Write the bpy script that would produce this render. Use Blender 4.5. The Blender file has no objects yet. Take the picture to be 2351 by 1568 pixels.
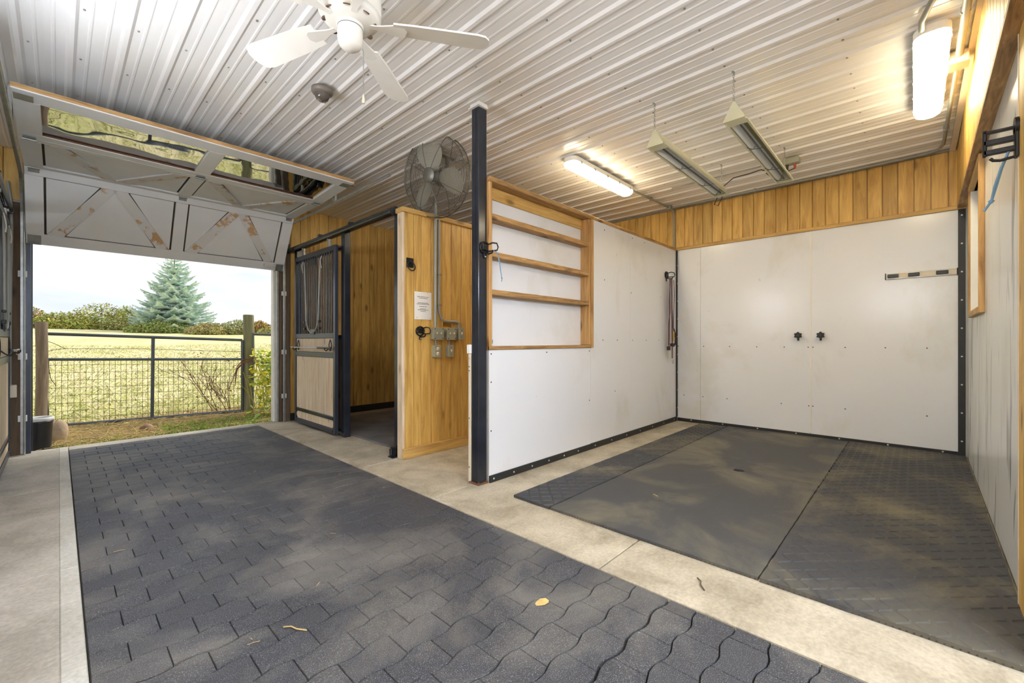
import bpy, math, random
from mathutils import Vector, Matrix
R = math.radians; PI = math.pi
random.seed(7)
sc = bpy.context.scene; COL = sc.collection

# ------------------------------------------------------------------ camera, sky, sun, exposure
cd = bpy.data.cameras.new('camera'); cam = bpy.data.objects.new('camera', cd); COL.objects.link(cam)
cam.location = (0, 0, 1.10); cam.rotation_euler = (PI/2, 0, -R(46.713))
cd.sensor_width = 36; cd.lens = 36*981.0/2351; cd.shift_y = -1/2351; cd.clip_start = .02; cd.clip_end = 800
sc.camera = cam
vs = sc.view_settings; vs.view_transform = 'Standard'; vs.look = 'None'; vs.gamma = 1; vs.use_curve_mapping = False
vs.exposure = 0.12
SKY = 1.08; SUN = 3.5
LAMP_WARM = 32.0; FILL_COOL = 195.0; FILL_WALL = 80.0          # emission: warm for the lit fixtures, cool and wall for added fill lights
w = bpy.data.worlds.new('sky'); sc.world = w; w.use_nodes = True
nt = w.node_tree; nt.nodes.clear()
def N(nt, t, **k):
    n = nt.nodes.new(t)
    for a, b in k.items(): setattr(n, a, b)
    return n
_tc = N(nt, 'ShaderNodeTexCoord'); _mp = N(nt, 'ShaderNodeMapping'); _mp.inputs['Scale'].default_value = (1.6, 1.6, 6.5)
_nz = N(nt, 'ShaderNodeTexNoise'); _nz.inputs['Scale'].default_value = 1.7; _nz.inputs['Detail'].default_value = 6; _nz.inputs['Roughness'].default_value = .55
_rp = N(nt, 'ShaderNodeValToRGB'); _rp.color_ramp.elements[0].position = .32; _rp.color_ramp.elements[0].color = (.70, .78, .90, 1)
_rp.color_ramp.elements[1].position = .54; _rp.color_ramp.elements[1].color = (.97, .975, .99, 1)
_bg = N(nt, 'ShaderNodeBackground'); _bg.inputs['Strength'].default_value = SKY; _wo = N(nt, 'ShaderNodeOutputWorld')
L = nt.links.new
L(_tc.outputs['Generated'], _mp.inputs['Vector']); L(_mp.outputs[0], _nz.inputs['Vector']); L(_nz.outputs['Fac'], _rp.inputs[0]); L(_rp.outputs[0], _bg.inputs[0]); L(_bg.outputs[0], _wo.inputs[0])
sd = bpy.data.lights.new('sun', 'SUN'); sd.energy = SUN; sd.angle = R(14); sd.color = (1, .95, .86)
sun = bpy.data.objects.new('sun', sd); COL.objects.link(sun); sun.location = (30, 6, 30)
sun.rotation_euler = Vector((-.72, -.15, -.68)).to_track_quat('-Z', 'Y').to_euler()

# ------------------------------------------------------------------ materials
MATS = {}
def lin(c):
    return tuple(((x/255)/12.92 if x/255 <= .04045 else ((x/255+.055)/1.055)**2.4) for x in c)
def base(name):
    m = bpy.data.materials.new(name); m.use_nodes = True; t = m.node_tree; b = t.nodes['Principled BSDF']; MATS[name] = m
    return m, t, b
def mix(t, fac, a, b, mode='MIX'):
    n = N(t, 'ShaderNodeMix', data_type='RGBA', blend_type=mode)
    for i, v in ((0, fac), (6, a), (7, b)):
        if hasattr(v, 'is_linked'): t.links.new(v, n.inputs[i])
        elif i == 0: n.inputs[0].default_value = v
        else: n.inputs[i].default_value = (*v[:3], 1)
    return n.outputs[2]
def ramp(t, src, p0, p1, c0=(0, 0, 0), c1=(1, 1, 1)):
    n = N(t, 'ShaderNodeValToRGB'); e = n.color_ramp.elements
    e[0].position = p0; e[0].color = (*c0, 1); e[1].position = p1; e[1].color = (*c1, 1)
    t.links.new(src, n.inputs[0]); return n.outputs[0]
def coords(t, kind='Object', scale=(1, 1, 1), rnd=False):
    if kind == 'World': o = N(t, 'ShaderNodeNewGeometry').outputs['Position']
    else: o = N(t, 'ShaderNodeTexCoord').outputs[kind]
    if rnd:
        oi = N(t, 'ShaderNodeObjectInfo'); va = N(t, 'ShaderNodeVectorMath', operation='MULTIPLY_ADD')
        va.inputs[1].default_value = (1, 1, 1); t.links.new(o, va.inputs[0])
        mu = N(t, 'ShaderNodeMath', operation='MULTIPLY'); mu.inputs[1].default_value = 37.0; t.links.new(oi.outputs['Random'], mu.inputs[0])
        t.links.new(mu.outputs[0], va.inputs[2]); o = va.outputs[0]
    mp = N(t, 'ShaderNodeMapping'); mp.inputs['Scale'].default_value = scale; t.links.new(o, mp.inputs[0]); return mp.outputs[0]
def noise(t, vec, scale, detail=4, rough=.5, dist=0):
    n = N(t, 'ShaderNodeTexNoise'); n.inputs['Scale'].default_value = scale; n.inputs['Detail'].default_value = detail
    n.inputs['Roughness'].default_value = rough; n.inputs['Distortion'].default_value = dist; t.links.new(vec, n.inputs['Vector']); return n.outputs['Fac']
def bump(t, b, h, s=.3, d=.01):
    n = N(t, 'ShaderNodeBump'); n.inputs['Strength'].default_value = s; n.inputs['Distance'].default_value = d
    t.links.new(h, n.inputs['Height']); t.links.new(n.outputs[0], b.inputs['Normal'])
def plain(name, c, rough=.5, metal=0, var=.12, scale=6, kind='Object', bmp=0, spec=.5, c2=None):
    m, t, b = base(name); c = lin(c)
    f = noise(t, coords(t, kind), scale)
    lo = lin(c2) if c2 else tuple(x*(1-var) for x in c); hi = c if c2 else tuple(min(1, x*(1+var)) for x in c)
    t.links.new(ramp(t, f, .35, .65, lo, hi), b.inputs['Base Color'])
    b.inputs['Roughness'].default_value = rough; b.inputs['Metallic'].default_value = metal; b.inputs['Specular IOR Level'].default_value = spec
    if bmp: bump(t, b, noise(t, coords(t, kind), scale*8), bmp)
    return m
def wood(name, c, dark, axis=2, rough=.55, knots=True, world=False, grain=1.0):
    m, t, b = base(name); c = lin(c); dark = lin(dark)
    s = [9, 9, 9]; s[axis] = .9
    v = coords(t, 'Object', tuple(s), True)
    g = noise(t, v, 2.2*grain, 5, .6, .8)
    col = ramp(t, g, .30, .68, tuple(a*.15+d*.85 for a, d in zip(c, dark)), c)
    ks = [3.6, 3.6, 3.6]; ks[axis] = 1.5
    oi = N(t, 'ShaderNodeObjectInfo')
    tone = ramp(t, oi.outputs['Random'], 0, 1, (.80, .78, .74), (1.10, 1.08, 1.04)); col = mix(t, 1.0, col, tone, 'MULTIPLY')
    if knots:
        vo = N(t, 'ShaderNodeTexVoronoi'); vo.inputs['Scale'].default_value = 1.35; t.links.new(coords(t, 'Object', tuple(ks), True), vo.inputs['Vector'])
        col = mix(t, ramp(t, vo.outputs['Distance'], .06, .15, (.85, .85, .85), (0, 0, 0)), col, tuple(x*.5 for x in dark))
    t.links.new(col, b.inputs['Base Color']); b.inputs['Roughness'].default_value = rough
    bump(t, b, g, .12, .004); return m

wood('pine', (230, 192, 110), (170, 126, 56), 2, .48)
wood('pine_x', (222, 186, 114), (164, 122, 62), 0)
wood('pine_y', (222, 186, 114), (164, 122, 62), 1)
wood('pine_pale', (232, 218, 196), (194, 168, 134), 2, .6)
wood('shelf_wood', (200, 160, 104), (104, 68, 34), 0, .6, True, grain=2.2)
wood('shelf_wood_v', (206, 166, 108), (140, 96, 48), 2, .6)
wood('reveal_wood', (240, 230, 220), (214, 190, 164), 2, .5)
wood('brown_board', (112, 92, 70), (70, 54, 38), 2, .75)
wood('grey_wood', (142, 126, 108), (86, 74, 62), 2, .85, False)
wood('green_post', (136, 134, 104), (84, 86, 60), 2, .85, False)
def white_panel():
    m, t, b = base('white_panel'); a = noise(t, coords(t, 'World', (1, 1, .7)), 1.1, 7, .62, .4); f = noise(t, coords(t, 'World', (1, 1, 1)), 9, 4, .6)
    col = mix(t, ramp(t, a, .54, .80), lin((229, 232, 237)), lin((208, 204, 190))); col = mix(t, ramp(t, f, .70, .80), col, lin((206, 204, 196)))
    t.links.new(col, b.inputs['Base Color']); b.inputs['Roughness'].default_value = .22
    bump(t, b, noise(t, coords(t, 'World', (.6, .6, 1.2)), 1.4, 2), .10, .06)
white_panel()
def scuffed():
    m, t, b = base('white_scuffed'); v = coords(t, 'Object', (3, 3, .5))
    f = noise(t, v, 2.2, 2, .5, 1.2); col = mix(t, ramp(t, f, .60, .68), lin((226, 228, 226)), lin((128, 134, 134)))
    f2 = noise(t, coords(t, 'Object', (2, 2, 1)), 1.2); col = mix(t, ramp(t, f2, .50, .75), col, lin((205, 206, 198)))
    t.links.new(col, b.inputs['Base Color']); b.inputs['Roughness'].default_value = .28
scuffed()
plain('white_paint', (228, 227, 222), .4, 0, .03)
plain('cream', (222, 210, 186), .5, 0, .05)
plain('white_plastic', (238, 238, 234), .3, 0, .02)
plain('door_white', (222, 223, 222), .45, 0, .03, 3)
def peeling():
    m, t, b = base('door_peeling'); v = coords(t, 'Object', (3, 3, 3), True)
    f = noise(t, v, 2.4, 8, .62, .5); col = mix(t, ramp(t, f, .545, .60), lin((212, 211, 208)), lin((190, 154, 110)))
    t.links.new(col, b.inputs['Base Color']); b.inputs['Roughness'].default_value = .55
peeling()
plain('ceiling_metal', (238, 236, 232), .27, 0, .02, 2, spec=.6)
plain('galvanised', (168, 170, 168), .38, .75, .15, 14)
plain('conduit_grey', (150, 152, 146), .45, .2, .06)
plain('box_grey', (156, 158, 140), .45, .1, .06)
plain('black_metal', (46, 50, 58), .18, .3, .2, 5)
plain('black_trim', (36, 37, 38), .5, 0, .15)
plain('blue_black', (58, 64, 76), .32, .4, .12, 4)
plain('iron', (26, 26, 27), .45, .3, .2)
plain('rust', (110, 74, 50), .8, .1, .3, 20)
plain('screw_dark', (60, 62, 66), .5, .4); plain('screw_white', (205, 206, 208), .4, .2)
plain('rubber_edge', (52, 53, 56), .85, 0, .3, 40)
plain('leather', (96, 44, 44), .42, 0, .25, 12)
plain('leather_dark', (44, 28, 28), .5, 0, .2)
plain('brass', (190, 160, 90), .35, .8)
plain('twine', (110, 150, 180), .7, 0, .15, 30)
plain('rope_white', (206, 206, 206), .5, 0, .05)
plain('paper', (240, 238, 230), .6, 0, .02); plain('ink', (120, 118, 120), .7)
plain('fan_grey', (122, 122, 116), .4, .5, .1); plain('guard_grey', (106, 104, 96), .42, .6, .1); plain('fan_blade', (168, 166, 154), .45, .3, .06)
plain('fan_white', (238, 236, 228), .35, 0, .02); plain('dome_grey', (116, 108, 100), .35, 0, .08)
plain('dome_glass', (84, 78, 72), .08, 0, .1); plain('hole_shade', (110, 88, 74), .7)
plain('heater_paint', (206, 202, 168), .4, 0, .03); plain('heater_reflector', (242, 243, 240), .3, 0, .02)
plain('heater_rod', (80, 82, 84), .4, .6); plain('cable', (58, 48, 42), .6); plain('cable_red', (150, 70, 60), .6)
plain('plastic_black', (36, 38, 44), .38, 0, .2); plain('tub_rim', (214, 214, 214), .4)
plain('stone_tan', (178, 156, 128), .9, 0, .25, 6, bmp=.4); plain('stone_brown', (150, 120, 98), .9, 0, .25, 8, bmp=.4)
plain('gate_grey', (84, 90, 98), .35, .4, .1); plain('wire', (86, 76, 68), .6, .4, .3, 30); plain('blue_steel', (116, 138, 152), .4, .3)
plain('leaf_yellow', (236, 218, 60), .6, 0, .25, 8); plain('leaf_green', (150, 178, 72), .6, 0, .3, 8); plain('leaf_lime', (204, 214, 80), .6, 0, .25, 9)
plain('stem_tan', (176, 160, 84), .7, 0, .2); plain('twig_red', (120, 78, 62), .8, 0, .3)
plain('straw', (196, 172, 116), .85, 0, .25, 12); plain('grass_a', (192, 194, 122), .8, 0, .25, 3, 'World'); plain('grass_b', (232, 218, 178), .8, 0, .2, 3, 'World'); plain('grass_green', (130, 160, 60), .8, 0, .3, 5, 'World')
plain('spruce', (232, 242, 236), .6, 0, .3, 3, c2=(160, 194, 172)); plain('bark', (92, 78, 62), .9, 0, .3)
plain('bush_green', (136, 160, 86), .75, 0, .35, 2); plain('bush_olive', (168, 168, 96), .75, 0, .3, 2); plain('bush_yellow', (196, 184, 92), .75, 0, .25, 3); plain('bush_tan', (190, 172, 132), .8, 0, .25, 3)
plain('bush_rust', (170, 124, 88), .8, 0, .3, 3); plain('far_trees', (110, 118, 112), .9, 0, .15, 1); plain('far_white', (224, 228, 232), .6, 0, .02)
plain('dead_leaf', (214, 178, 110), .6, 0, .15, 30); plain('stall_mat', (108, 110, 114), .6, 0, .3, 3, 'World')
plain('exterior_siding', (196, 196, 190), .5)
plain('soil', (164, 146, 106), .95, 0, .3, 5, 'World', .5)

def concrete(name, c, c2):
    m, t, b = base(name); v = coords(t, 'World')
    a = noise(t, v, 2.4, 8, .68, .4); f = noise(t, v, 60, 3, .6)
    col = ramp(t, a, .34, .62, lin(c2), lin(c)); col = mix(t, 1.0, col, ramp(t, f, .3, .7, (.82, .82, .82), (1.1, 1.1, 1.1)), 'MULTIPLY')
    t.links.new(col, b.inputs['Base Color']); b.inputs['Roughness'].default_value = .8; bump(t, b, f, .25, .004)
concrete('concrete', (196, 186, 164), (150, 139, 118)); concrete('concrete_grey', (190, 184, 172), (156, 150, 138)); concrete('concrete_pale', (206, 204, 194), (176, 172, 160))
def rubber(name, dust, speck=True, ribs=False, dark=(56, 57, 60), p=(.48, .72)):
    m, t, b = base(name); v = coords(t, 'World')
    a = noise(t, v, 1.5, 6, .62, .6); f = noise(t, v, 330, 2, .7)
    col = mix(t, ramp(t, a, p[0], p[1]), lin(dark), lin(dust))
    if speck:
        col = mix(t, ramp(t, f, .56, .70), col, lin((150, 153, 160)))
        oi = N(t, 'ShaderNodeObjectInfo'); col = mix(t, 1.0, col, ramp(t, oi.outputs['Random'], 0, 1, (.92, .92, .92), (1.06, 1.06, 1.06)), 'MULTIPLY')
    t.links.new(col, b.inputs['Base Color']); b.inputs['Roughness'].default_value = .62
    if ribs:
        wv = N(t, 'ShaderNodeTexWave', wave_type='BANDS', bands_direction='X'); wv.inputs['Scale'].default_value = 28; t.links.new(v, wv.inputs['Vector'])
        w2 = N(t, 'ShaderNodeTexWave', wave_type='BANDS', bands_direction='Y'); w2.inputs['Scale'].default_value = 28; t.links.new(v, w2.inputs['Vector'])
        mm = N(t, 'ShaderNodeMath', operation='MULTIPLY'); t.links.new(wv.outputs['Fac'], mm.inputs[0]); t.links.new(w2.outputs['Fac'], mm.inputs[1])
        bump(t, b, mm.outputs[0], .45, .003)
    else: bump(t, b, f, .35, .003)
rubber('rubber_paver', (110, 106, 98), True, False, (52, 53, 57), (.46, .70)); rubber('rubber_smooth', (116, 110, 92), False, True, (64, 65, 67)); rubber('rubber_tread', (124, 116, 92), False, False, (58, 59, 62), (.5, .8))
plain('joint_dark', (62, 56, 46), .95, 0, .3, 8, 'World')
def field():
    m, t, b = base('field_grass'); v = coords(t, 'World'); a = noise(t, v, .55, 6, .7, .5); f = noise(t, coords(t, 'World', (1, 1, 1)), 12, 5, .7)
    col = ramp(t, a, .35, .65, lin((196, 194, 128)), lin((232, 218, 180))); col = mix(t, 1.0, col, ramp(t, f, .3, .7, (.72, .74, .66), (1.12, 1.12, 1.1)), 'MULTIPLY')
    t.links.new(col, b.inputs['Base Color']); b.inputs['Roughness'].default_value = .95; bump(t, b, f, .6, .05)
field()
def emit(name, c, s):
    m, t, b = base(name); b.inputs['Base Color'].default_value = (.8, .8, .8, 1); b.inputs['Emission Color'].default_value = (*lin(c), 1); b.inputs['Emission Strength'].default_value = s
emit('lamp_warm', (255, 238, 200), LAMP_WARM); emit('fill_cool', (222, 235, 255), FILL_COOL); emit('fill_wall', (226, 237, 255), FILL_WALL)  # the cool and wall emitters serve only the added fill fixtures
def glassy(name, tint, refl):
    m, t, b = base(name); t.nodes.remove(b); o = t.nodes['Material Output']
    g = N(t, 'ShaderNodeBsdfGlossy'); g.inputs['Roughness'].default_value = .02; g.inputs['Color'].default_value = (1, 1, 1, 1)
    tr = N(t, 'ShaderNodeBsdfTransparent'); tr.inputs['Color'].default_value = (*tint, 1); fr = N(t, 'ShaderNodeFresnel'); fr.inputs['IOR'].default_value = refl
    nz = N(t, 'ShaderNodeBump'); nz.inputs['Strength'].default_value = .06; nz.inputs['Distance'].default_value = .05; t.links.new(noise(t, coords(t, 'Object', (1, 1, 1)), 3.5, 1), nz.inputs['Height']); t.links.new(nz.outputs[0], g.inputs['Normal'])
    x = N(t, 'ShaderNodeMixShader'); t.links.new(fr.outputs[0], x.inputs[0]); t.links.new(tr.outputs[0], x.inputs[1]); t.links.new(g.outputs[0], x.inputs[2]); t.links.new(x.outputs[0], o.inputs[0])
glassy('door_glass', (.85, .90, .86), 8.0); glassy('window_glass', (.95, .97, .97), 1.45)

# ------------------------------------------------------------------ mesh helpers
class MB:
    def __init__(s): s.v = []; s.f = []; s.sm = []
    def add(s, vs, fs, smooth=False):
        o = len(s.v); s.v += [tuple(p) for p in vs]; s.f += [tuple(o+i for i in q) for q in fs]; s.sm += [smooth]*len(fs); return s
    def box(s, x0, x1, y0, y1, z0, z1):
        return s.add([(x0,y0,z0),(x1,y0,z0),(x1,y1,z0),(x0,y1,z0),(x0,y0,z1),(x1,y0,z1),(x1,y1,z1),(x0,y1,z1)],
                     [(0,3,2,1),(4,5,6,7),(0,1,5,4),(1,2,6,5),(2,3,7,6),(3,0,4,7)])
    def cbox(s, x0, x1, y0, y1, z0, z1, c=.004):      # box with all edges chamfered
        vs = []; ids = {}
        for i, X in enumerate((x0, x1)):
            for j, Y in enumerate((y0, y1)):
                for k, Z in enumerate((z0, z1)):
                    sx, sy, sz = (1-2*i)*c, (1-2*j)*c, (1-2*k)*c
                    for a, p in enumerate(((X, Y+sy, Z+sz), (X+sx, Y, Z+sz), (X+sx, Y+sy, Z))): ids[i, j, k, a] = len(vs); vs.append(p)
        g = lambda i, j, k, a: ids[i, j, k, a]; F = []
        for i in (0, 1): q = [g(i,0,0,0), g(i,1,0,0), g(i,1,1,0), g(i,0,1,0)]; F.append(q if i else q[::-1])
        for j in (0, 1): q = [g(0,j,0,1), g(1,j,0,1), g(1,j,1,1), g(0,j,1,1)]; F.append(q[::-1] if j else q)
        for k in (0, 1): q = [g(0,0,k,2), g(1,0,k,2), g(1,1,k,2), g(0,1,k,2)]; F.append(q if k else q[::-1])
        for j in (0, 1):
            for k in (0, 1): q = [g(0,j,k,1), g(1,j,k,1), g(1,j,k,2), g(0,j,k,2)]; F.append(q if (j+k) % 2 else q[::-1])
        for i in (0, 1):
            for k in (0, 1): q = [g(i,0,k,0), g(i,1,k,0), g(i,1,k,2), g(i,0,k,2)]; F.append(q[::-1] if (i+k) % 2 else q)
        for i in (0, 1):
            for j in (0, 1): q = [g(i,j,0,0), g(i,j,1,0), g(i,j,1,1), g(i,j,0,1)]; F.append(q if (i+j) % 2 else q[::-1])
        for i in (0, 1):
            for j in (0, 1):
                for k in (0, 1): q = [g(i,j,k,0), g(i,j,k,1), g(i,j,k,2)]; F.append(q[::-1] if (i+j+k) % 2 else q)
        return s.add(vs, F)
    def beam(s, p, q, wd, th, up=(0, 0, 1)):
        p, q = Vector(p), Vector(q); d = (q-p).normalized(); u = Vector(up); r = d.cross(u)
        if r.length < 1e-4: r = d.cross(Vector((1, 0, 0)))
        r.normalize(); u = r.cross(d); vs = []
        for c in (p, q):
            for a, b in ((-1, -1), (1, -1), (1, 1), (-1, 1)): vs.append(c+r*a*wd/2+u*b*th/2)
        return s.add(vs, [(0,3,2,1),(4,5,6,7),(0,1,5,4),(1,2,6,5),(2,3,7,6),(3,0,4,7)])
    def cyl(s, p, q, r0, r1=None, n=12, caps=True):
        r1 = r0 if r1 is None else r1; p, q = Vector(p), Vector(q); d = (q-p).normalized()
        a = d.orthogonal().normalized(); b = d.cross(a); vs = []
        for c, r in ((p, r0), (q, r1)):
            for i in range(n): t = 2*PI*i/n; vs.append(c+a*math.cos(t)*r+b*math.sin(t)*r)
        s.add(vs, [(i, (i+1) % n, n+(i+1) % n, n+i) for i in range(n)], True)
        if caps: s.add(vs, [tuple(range(n))[::-1], tuple(range(n, 2*n))])
        return s
    def tube(s, pts, r, n=6, closed=False, caps=True):
        pts = [Vector(p) for p in pts]; m = len(pts); vs = []; a = None
        for i, p in enumerate(pts):
            if closed: d = pts[(i+1) % m]-pts[i-1]
            else: d = pts[min(i+1, m-1)]-pts[max(i-1, 0)]
            d.normalize()
            if a is None: a = d.orthogonal().normalized()
            a = (a-d*a.dot(d)).normalized(); b = d.cross(a); rr = r[i] if isinstance(r, (list, tuple)) else r
            for k in range(n): t = 2*PI*k/n; vs.append(p+a*math.cos(t)*rr+b*math.sin(t)*rr)
        F = []
        for i in range(m if closed else m-1):
            j = (i+1) % m
            for k in range(n): F.append((i*n+k, i*n+(k+1) % n, j*n+(k+1) % n, j*n+k))
        s.add(vs, F, True)
        if not closed and caps: s.add(vs[:n], [tuple(range(n))[::-1]]); s.add(vs[-n:], [tuple(range(n))])
        return s
    def lathe(s, prof, n=24, M=None, smooth=True):
        vs = []
        for r, z in prof:
            for i in range(n): t = 2*PI*i/n; p = Vector((r*math.cos(t), r*math.sin(t), z)); vs.append(M @ p if M else p)
        return s.add(vs, [(j*n+i, j*n+(i+1) % n, (j+1)*n+(i+1) % n, (j+1)*n+i) for j in range(len(prof)-1) for i in range(n)], smooth)
    def prism(s, poly, h0, h1, M=None):               # 2-D outline (ccw) extruded along local z
        n = len(poly); vs = [Vector((x, y, h0)) for x, y in poly]+[Vector((x, y, h1)) for x, y in poly]
        if M: vs = [M @ p for p in vs]
        return s.add(vs, [tuple(range(n))[::-1], tuple(range(n, 2*n))]+[(i, (i+1) % n, n+(i+1) % n, n+i) for i in range(n)])
    def strap(s, pts, wd, th, side):                   # flat band following a path
        side = Vector(side).normalized(); pts = [Vector(p) for p in pts]; vs = []; m = len(pts)
        for i, p in enumerate(pts):
            d = (pts[min(i+1, m-1)]-pts[max(i-1, 0)]).normalized(); nn = d.cross(side).normalized()
            for a, b in ((-1, -1), (1, -1), (1, 1), (-1, 1)): vs.append(p+side*a*wd/2+nn*b*th/2)
        F = [(i*4+k, i*4+(k+1) % 4, i*4+4+(k+1) % 4, i*4+4+k) for i in range(m-1) for k in range(4)]
        F += [(3, 2, 1, 0), tuple((m-1)*4+k for k in range(4))]; return s.add(vs, F)
    def mesh(s, name, mat):
        me = bpy.data.meshes.new(name); me.from_pydata(s.v, [], s.f); me.polygons.foreach_set('use_smooth', s.sm)
        for q in (mat if isinstance(mat, (list, tuple)) else [mat]): me.materials.append(MATS[q])
        me.validate(); me.update(); return me
    def build(s, name, mat, parent=None, loc=(0, 0, 0), rot=None, **k): return inst(name, s.mesh(name, mat), parent, loc, rot, **k)
def inst(name, me, parent=None, loc=(0, 0, 0), rot=None, label=None, cat=None, group=None, kind=None):
    o = bpy.data.objects.new(name, me); COL.objects.link(o); o.location = loc
    if rot: o.rotation_euler = rot
    if parent: o.parent = parent
    return tag(o, label, cat, group, kind)
def tag(o, label=None, cat=None, group=None, kind=None):
    for k, v in (('label', label), ('category', cat), ('group', group), ('kind', kind)):
        if v: o[k] = v
    return o
def thing(name, label, cat, loc=(0, 0, 0), rz=0, group=None, kind=None):
    o = bpy.data.objects.new(name, None); COL.objects.link(o); o.location = loc; o.rotation_euler = (0, 0, rz); o.empty_display_size = .1
    return tag(o, label, cat, group, kind)
def copy_tree(o, parent=None):
    c = o.copy(); COL.objects.link(c); c.parent = parent
    for ch in list(o.children): copy_tree(ch, c)
    return c
def BX(*a): return MB().box(*a)
def CB(*a): return MB().cbox(*a)
def arc(c, r, a0, a1, n, ax='xz'):
    out = []
    for i in range(n+1):
        t = a0+(a1-a0)*i/n; u, v = r*math.cos(t), r*math.sin(t)
        out.append({'xz': (c[0]+u, c[1], c[2]+v), 'yz': (c[0], c[1]+u, c[2]+v), 'xy': (c[0]+u, c[1]+v, c[2])}[ax])
    return out
CZ = 2.95                                              # ceiling height

# ------------------------------------------------------------------ floor
floor = BX(-3.6, 6.05, -4.6, 6.42, -.20, -.022).build('floor', 'joint_dark', kind='structure')
def slabs(x0, x1, ys, mat, g=.004, gx=.004):
    for a, b in zip(ys, ys[1:]): CB(x0+gx, x1-gx, a+g, b-g, -.022, 0, .003).build('concrete_slab', mat, floor)
YL = [-4.6, -1.7, 1.0, 2.98, 4.67, 6.42]
slabs(-3.55, .004, YL, 'concrete_grey', .004, .0)
slabs(.0045, .068, YL, 'concrete_pale', .002, .0)
slabs(1.79, 6.0, [-4.6, -1.6, 1.11, 2.465, 3.50, 6.42], 'concrete')
slabs(.068, 1.79, [6.225, 6.42], 'concrete_grey')
# the rubber paver runner down the aisle
runner = thing('rubber_paver_runner', 'dark grey interlocking rubber paver runner down the barn aisle', 'floor mat', (.93, 3, 0))
CH, BW, X0, X1 = .1325, .192, .0725, 1.783
def wave(x, k):                                        # interlocking zig-zag joint
    p = ((x-.075)/BW + .5*k) % 1.0
    q = p*4
    tri = q if q < 1 else (2-q if q < 3 else q-4)
    return .0085*max(-1, min(1, tri*1.7))
def paver(k, a, b, ytop, sheet):
    xs = [a+(b-a)*i/14 for i in range(15)]; g = .0024
    top = [(x, ytop+wave(x, k)-g-(.005 if sheet == 0 else 0)) for x in xs]; bot = [(x, ytop-CH+wave(x, k+1)+g) for x in xs]
    e = .0013; bot[0] = (a+e, bot[0][1]); bot[-1] = (b-e, bot[-1][1]); top[0] = (a+e, top[0][1]); top[-1] = (b-e, top[-1][1])
    ring = bot+top[::-1]; n = len(ring); cx = sum(p[0] for p in ring)/n; cy = sum(p[1] for p in ring)/n
    dz = random.uniform(-.0014, .001); ins = .0016
    inn = []
    for x, y in ring:
        d = math.hypot(x-cx, y-cy); inn.append((x-(x-cx)/d*ins, y-(y-cy)/d*ins))
    m = MB(); vs = [(x-cx, y-cy, -.021) for x, y in ring]+[(x-cx, y-cy, -.003+dz) for x, y in ring]+[(x-cx, y-cy, dz) for x, y in inn]
    m.add(vs, [(i, (i+1) % n, n+(i+1) % n, n+i) for i in range(n)]+[(n+i, n+(i+1) % n, 2*n+(i+1) % n, 2*n+i) for i in range(n)]+[tuple(range(2*n, 3*n))])
    return m, cx, cy
pav = []
k = 0; ytop = 6.2 - .0
ytop = 2.89+25*CH; k = -25
while ytop > -1.2:
    if ytop < 6.215:
        off = X0+.100+(.0 if k % 2 == 0 else BW/2)
        xs = [X0]; x = off-BW
        while x < X1-.02:
            if x > X0+.02: xs.append(x)
            x += BW
        xs.append(X1)
        for a, b in zip(xs, xs[1:]): pav.append((k, a, b, ytop, (k % 8)))
    ytop -= CH; k += 1
def seen(x, y):                                        # distance order of pavers that the place shows
    d = x*.728+y*.6856; s = x*.6856-y*.728
    return d if d > .9 and abs(s/d) < 1.25 and 1.1/d < .84 else 1e9
pav.sort(key=lambda q: seen((q[1]+q[2])/2, q[3]-CH/2))
far = MB()
for i, q in enumerate(pav):
    m, cx, cy = paver(*q)
    if i < 300: m.build('rubber_paver', 'rubber_paver', runner, (cx-.93, cy-3, 0))
    else: far.add([(x+cx-.93, y+cy-3, z) for x, y, z in m.v], m.f)
far.build('rubber_pavers_far', 'rubber_paver', runner, kind='stuff')

# ------------------------------------------------------------------ ceiling, and an unseen roof slab against the sky
RB0, RS = .055, .2286
ceil = BX(-3.55, 6.0, -4.6, 6.44, CZ+.004, CZ+.02).build('ceiling', 'ceiling_metal', kind='structure')
def prof():
    out = [(-RS/2, 0)]
    for c, d, hb, ht in ((-.076, .0028, .011, .005), (0, .014, .026, .011), (.076, .0028, .011, .005)): out += [(c-hb, 0), (c-ht, -d), (c+ht, -d), (c+hb, 0)]
    return out
pp = []
for j in range(4): pp += [(x+j*RS, z) for x, z in prof()]
pp.append((3.5*RS, 0))
pm = MB(); nn = len(pp)
pm.add([(x, -4.58, z) for x, z in pp]+[(x, 6.30, z) for x, z in pp], [(i, nn+i, nn+i+1, i+1) for i in range(nn-1)])
pme = pm.mesh('ceiling_sheet', 'ceiling_metal')
for j in range(-4, 7): inst('ceiling_sheet', pme, ceil, (RB0+j*4*RS, 0, CZ))
sm = MB()
for i in range(-14, 26):
    for yy in [-.9+.61*q for q in range(12)]:
        if i % 1 == 0: sm.cyl((RB0+i*RS+.045, yy, CZ+.001), (RB0+i*RS+.045, yy, CZ-.006), .006, n=6)
sm.build('ceiling_screws', 'galvanised', ceil, kind='stuff')
BX(-3.9, 6.35, -4.9, 6.75, 3.02, 3.15).build('roof', 'exterior_siding', kind='structure')  # unseen slab added above the ceiling to block the sky

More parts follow.
